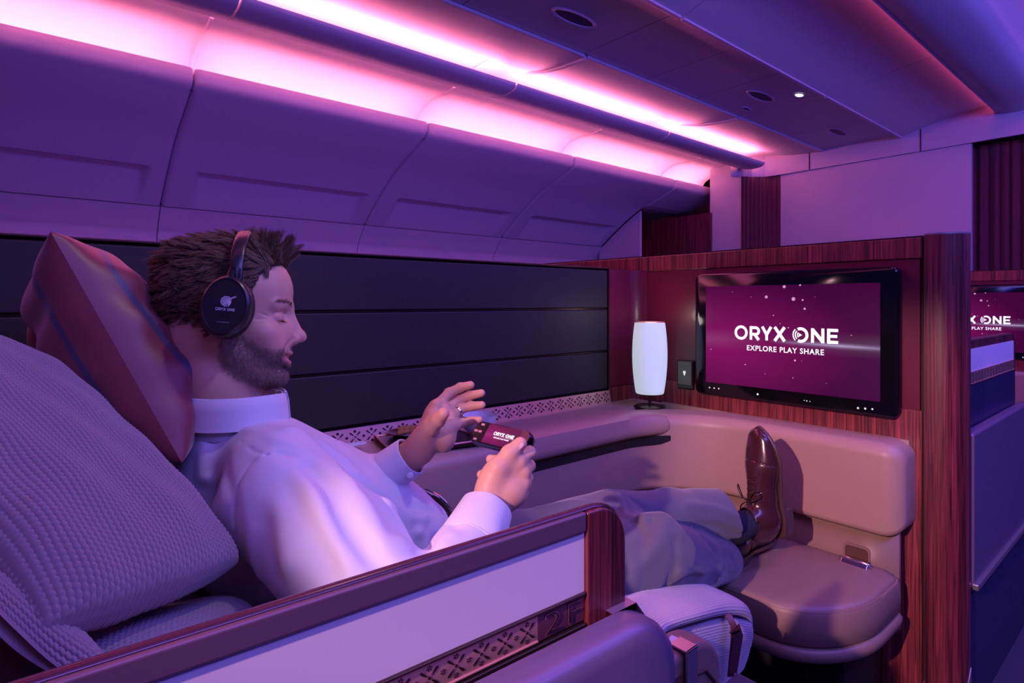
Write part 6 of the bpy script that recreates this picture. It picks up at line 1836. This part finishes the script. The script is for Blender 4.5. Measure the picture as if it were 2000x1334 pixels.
strap([G(1428, 1236, 1.085), G(1444, 1226, 1.080), G(1442, 1240, 1.082), G(1430, 1313, 1.083)], wv*0.80, M_strap, 'strap_end', thr)

# ---- the small side unit at the bottom edge with card and clasp
zt_ = H-0.502; ym = 0.478
su_ = thing('seat_side_unit', 'plum leather seat side unit at the bottom edge beside the folded throw', 'seat unit', (0.65, 0.52, 0.0))
xr = float(P(1410, 1310, Y=ym).x); R = 0.075
pts = [(0.44, ym, 0.04), (xr, ym, 0.04)]+[(xr-R+R*math.cos(math.radians(a)), ym, zt_-R*0.8+R*0.8*math.sin(math.radians(a))) for a in range(0, 91, 10)]+[(0.44, ym, zt_)]
m = MB(); m.prism(pts, (0, 0.052, 0)); m.build('side_panel', M_tan2, su_, bevel=0.010, seg=4)
zg = float(P(1360, 1275, Y=ym).z)
m = MB(); m.box((0.50, ym-0.002, zg-0.090), (float(P(1334, 1300, Y=ym).x), ym+0.01, zg-0.012)); m.build('drawer_front', M_brown, su_, bevel=0.003)
m = MB(); m.tube([Vector((float(P(1330, 1300, Y=ym).x), ym-0.002, float(P(1330, 1341, Y=ym).z)))]+[P(*q, Y=ym-0.001) for q in ((1352, 1320), (1378, 1308), (1396, 1330))], 0.003, 8); m.build('round_recess', M_brown, su_, smooth=60)
lab = thing('clasp_and_card', 'white instruction card under a silver clasp on the plum side unit', 'card holder', tuple(P(1335, 1250, Y=ym+0.01)))
zc2 = zt_+0.002
c4 = [P(1298, 1256, Z=zc2), P(1330, 1268, Z=zc2), P(1344, 1256, Z=zc2), P(1312, 1242, Z=zc2)]
m = MB(); m.prism(c4, (0, 0, 0.0015)); m.build('card', M_white, lab)
xa_, xb_ = float(P(1333, 1268, Y=ym).x), float(P(1354, 1268, Y=ym).x)
m = MB(); m.box((xa_, ym-0.008, zc2+0.0016), (xb_, ym+0.022, zc2+0.0045)); m.box((xa_, ym-0.008, zc2-0.050), (xb_, ym-0.0045, zc2+0.0045)); m.build('clasp', M_metal, lab, bevel=0.0008)

# tray, pastry plate, napkin on the console behind his hand
ty = thing('serving_tray', 'low dark bronze tray on the side console behind the raised hand', 'tray', tuple(P(800, 860, Z=ZT+0.012)))
tp = [P(735, 852, Z=ZT+0.016), P(880, 836, Z=ZT+0.016), P(955, 858, Z=ZT+0.016), P(770, 884, Z=ZT+0.016)]
m = MB(); m.prism(tp, (0, 0, -0.010)); m.build('tray_board', M_bronze, ty, bevel=0.003)
m = MB(); m.tube(tp+[tp[0]], 0.003, 8); m.build('tray_rim', M_copper, ty, smooth=60)
def plate(px, py, r, m_, nm, label, cat, sq=1.0):
    c = P(px, py, Z=ZT+0.018); m = MB(); m.lathe([(0, 0.0), (r*0.6, 0.0), (r, 0.008), (r*0.98, 0.010), (r*0.6, 0.003), (0, 0.003)], c, 36); o = m.build(nm, m_, None, smooth=50); return tag(o, label, cat), c
_, c = plate(790, 850, 0.045, M_bronze, 'small_plate', 'small dark plate of crumbly snacks behind the raised hand\'s wrist', 'plate')
M_crumb = mat('baked_crumb', (0.50, 0.22, 0.07), 0.8, bump=(600, 1.0, 0.003), var=(200, 0.5))
rs = np.random.default_rng(2)
def crumb(c, r, sd):
    r0 = np.random.default_rng(sd); m = MB(); bm = bmesh.new(); bmesh.ops.create_icosphere(bm, subdivisions=2, radius=1)
    V = [v.co*(1+0.16*math.sin(v.co.x*7+sd)*math.sin(v.co.y*6+v.co.z*5+sd)) for v in bm.verts]; F = [tuple(v.index for v in f.verts) for f in bm.faces]; bm.free()
    m.add([Vector((v.x*r*1.5, v.y*r, v.z*r*0.8))+Vector(c) for v in V], F); return m.build('snack', M_crumb, None, smooth=60)
for k in range(6):
    o = crumb((c.x+(k-2.5)*0.010*0.8, c.y+0.006*((k % 2)*2-1)-0.008, c.z+0.012+0.006*(k % 2)), 0.0085, k); tag(o, 'golden crumbly snack heaped on the small plate by the raised wrist', 'snack', 'snacks on the small plate')
cp0 = P(935, 842, Z=ZT+0.018)
m = MB(); m.lathe([(0.0, 0), (0.030, 0), (0.038, 0.006), (0.046, 0.028), (0.050, 0.045), (0.0485, 0.045), (0.044, 0.028), (0.034, 0.008), (0, 0.006)], cp0, 40); o = m.build('white_bowl', mat('white_china', (0.72, 0.78, 0.74), 0.2), None, smooth=50)
tag(o, 'white china bowl behind the fingers of the raised hand', 'bowl')

# knitted blanket bunched under the cushion along the seat edge
bl = thing('knitted_blanket', 'mauve knitted blanket bunched under the large cushion by the door', 'blanket', tuple(G(300, 1240, 0.6)-np.array([0, 0, 0.1])))
rows = [ [G(60, 1250, 0.62), G(120, 1275, 0.56), G(170, 1310, 0.52), G(200, 1360, 0.50)],
         [G(160, 1215, 0.66), G(215, 1228, 0.60), G(262, 1256, 0.565), G(290, 1300, 0.55)],
         [G(290, 1190, 0.72), G(340, 1196, 0.66), G(378, 1218, 0.625), G(395, 1262, 0.61)],
         [G(400, 1168, 0.78), G(440, 1172, 0.72), G(472, 1190, 0.69), G(485, 1230, 0.675)],
         [G(450, 1165, 0.82), G(478, 1176, 0.77), G(496, 1195, 0.74), G(500, 1225, 0.725)] ]
sheet('seat_part', rows, M_knit, bl, pitch=0.0054, amp=0.0028, nu=330, nv=160)
rows = [ [G(-60, 1040, 0.56), G(-30, 1100, 0.50), G(-20, 1180, 0.47)], [G(0, 1090, 0.545), G(30, 1150, 0.495), G(30, 1230, 0.47)],
         [G(70, 1150, 0.54), G(105, 1215, 0.495), G(95, 1290, 0.475)], [G(140, 1215, 0.54), G(180, 1270, 0.50), G(170, 1345, 0.48)], [G(200, 1290, 0.54), G(240, 1340, 0.50), G(230, 1400, 0.48)] ]
sheet('front_part', rows, M_knit, bl, pitch=0.0054, amp=0.0028, nu=330, nv=130)
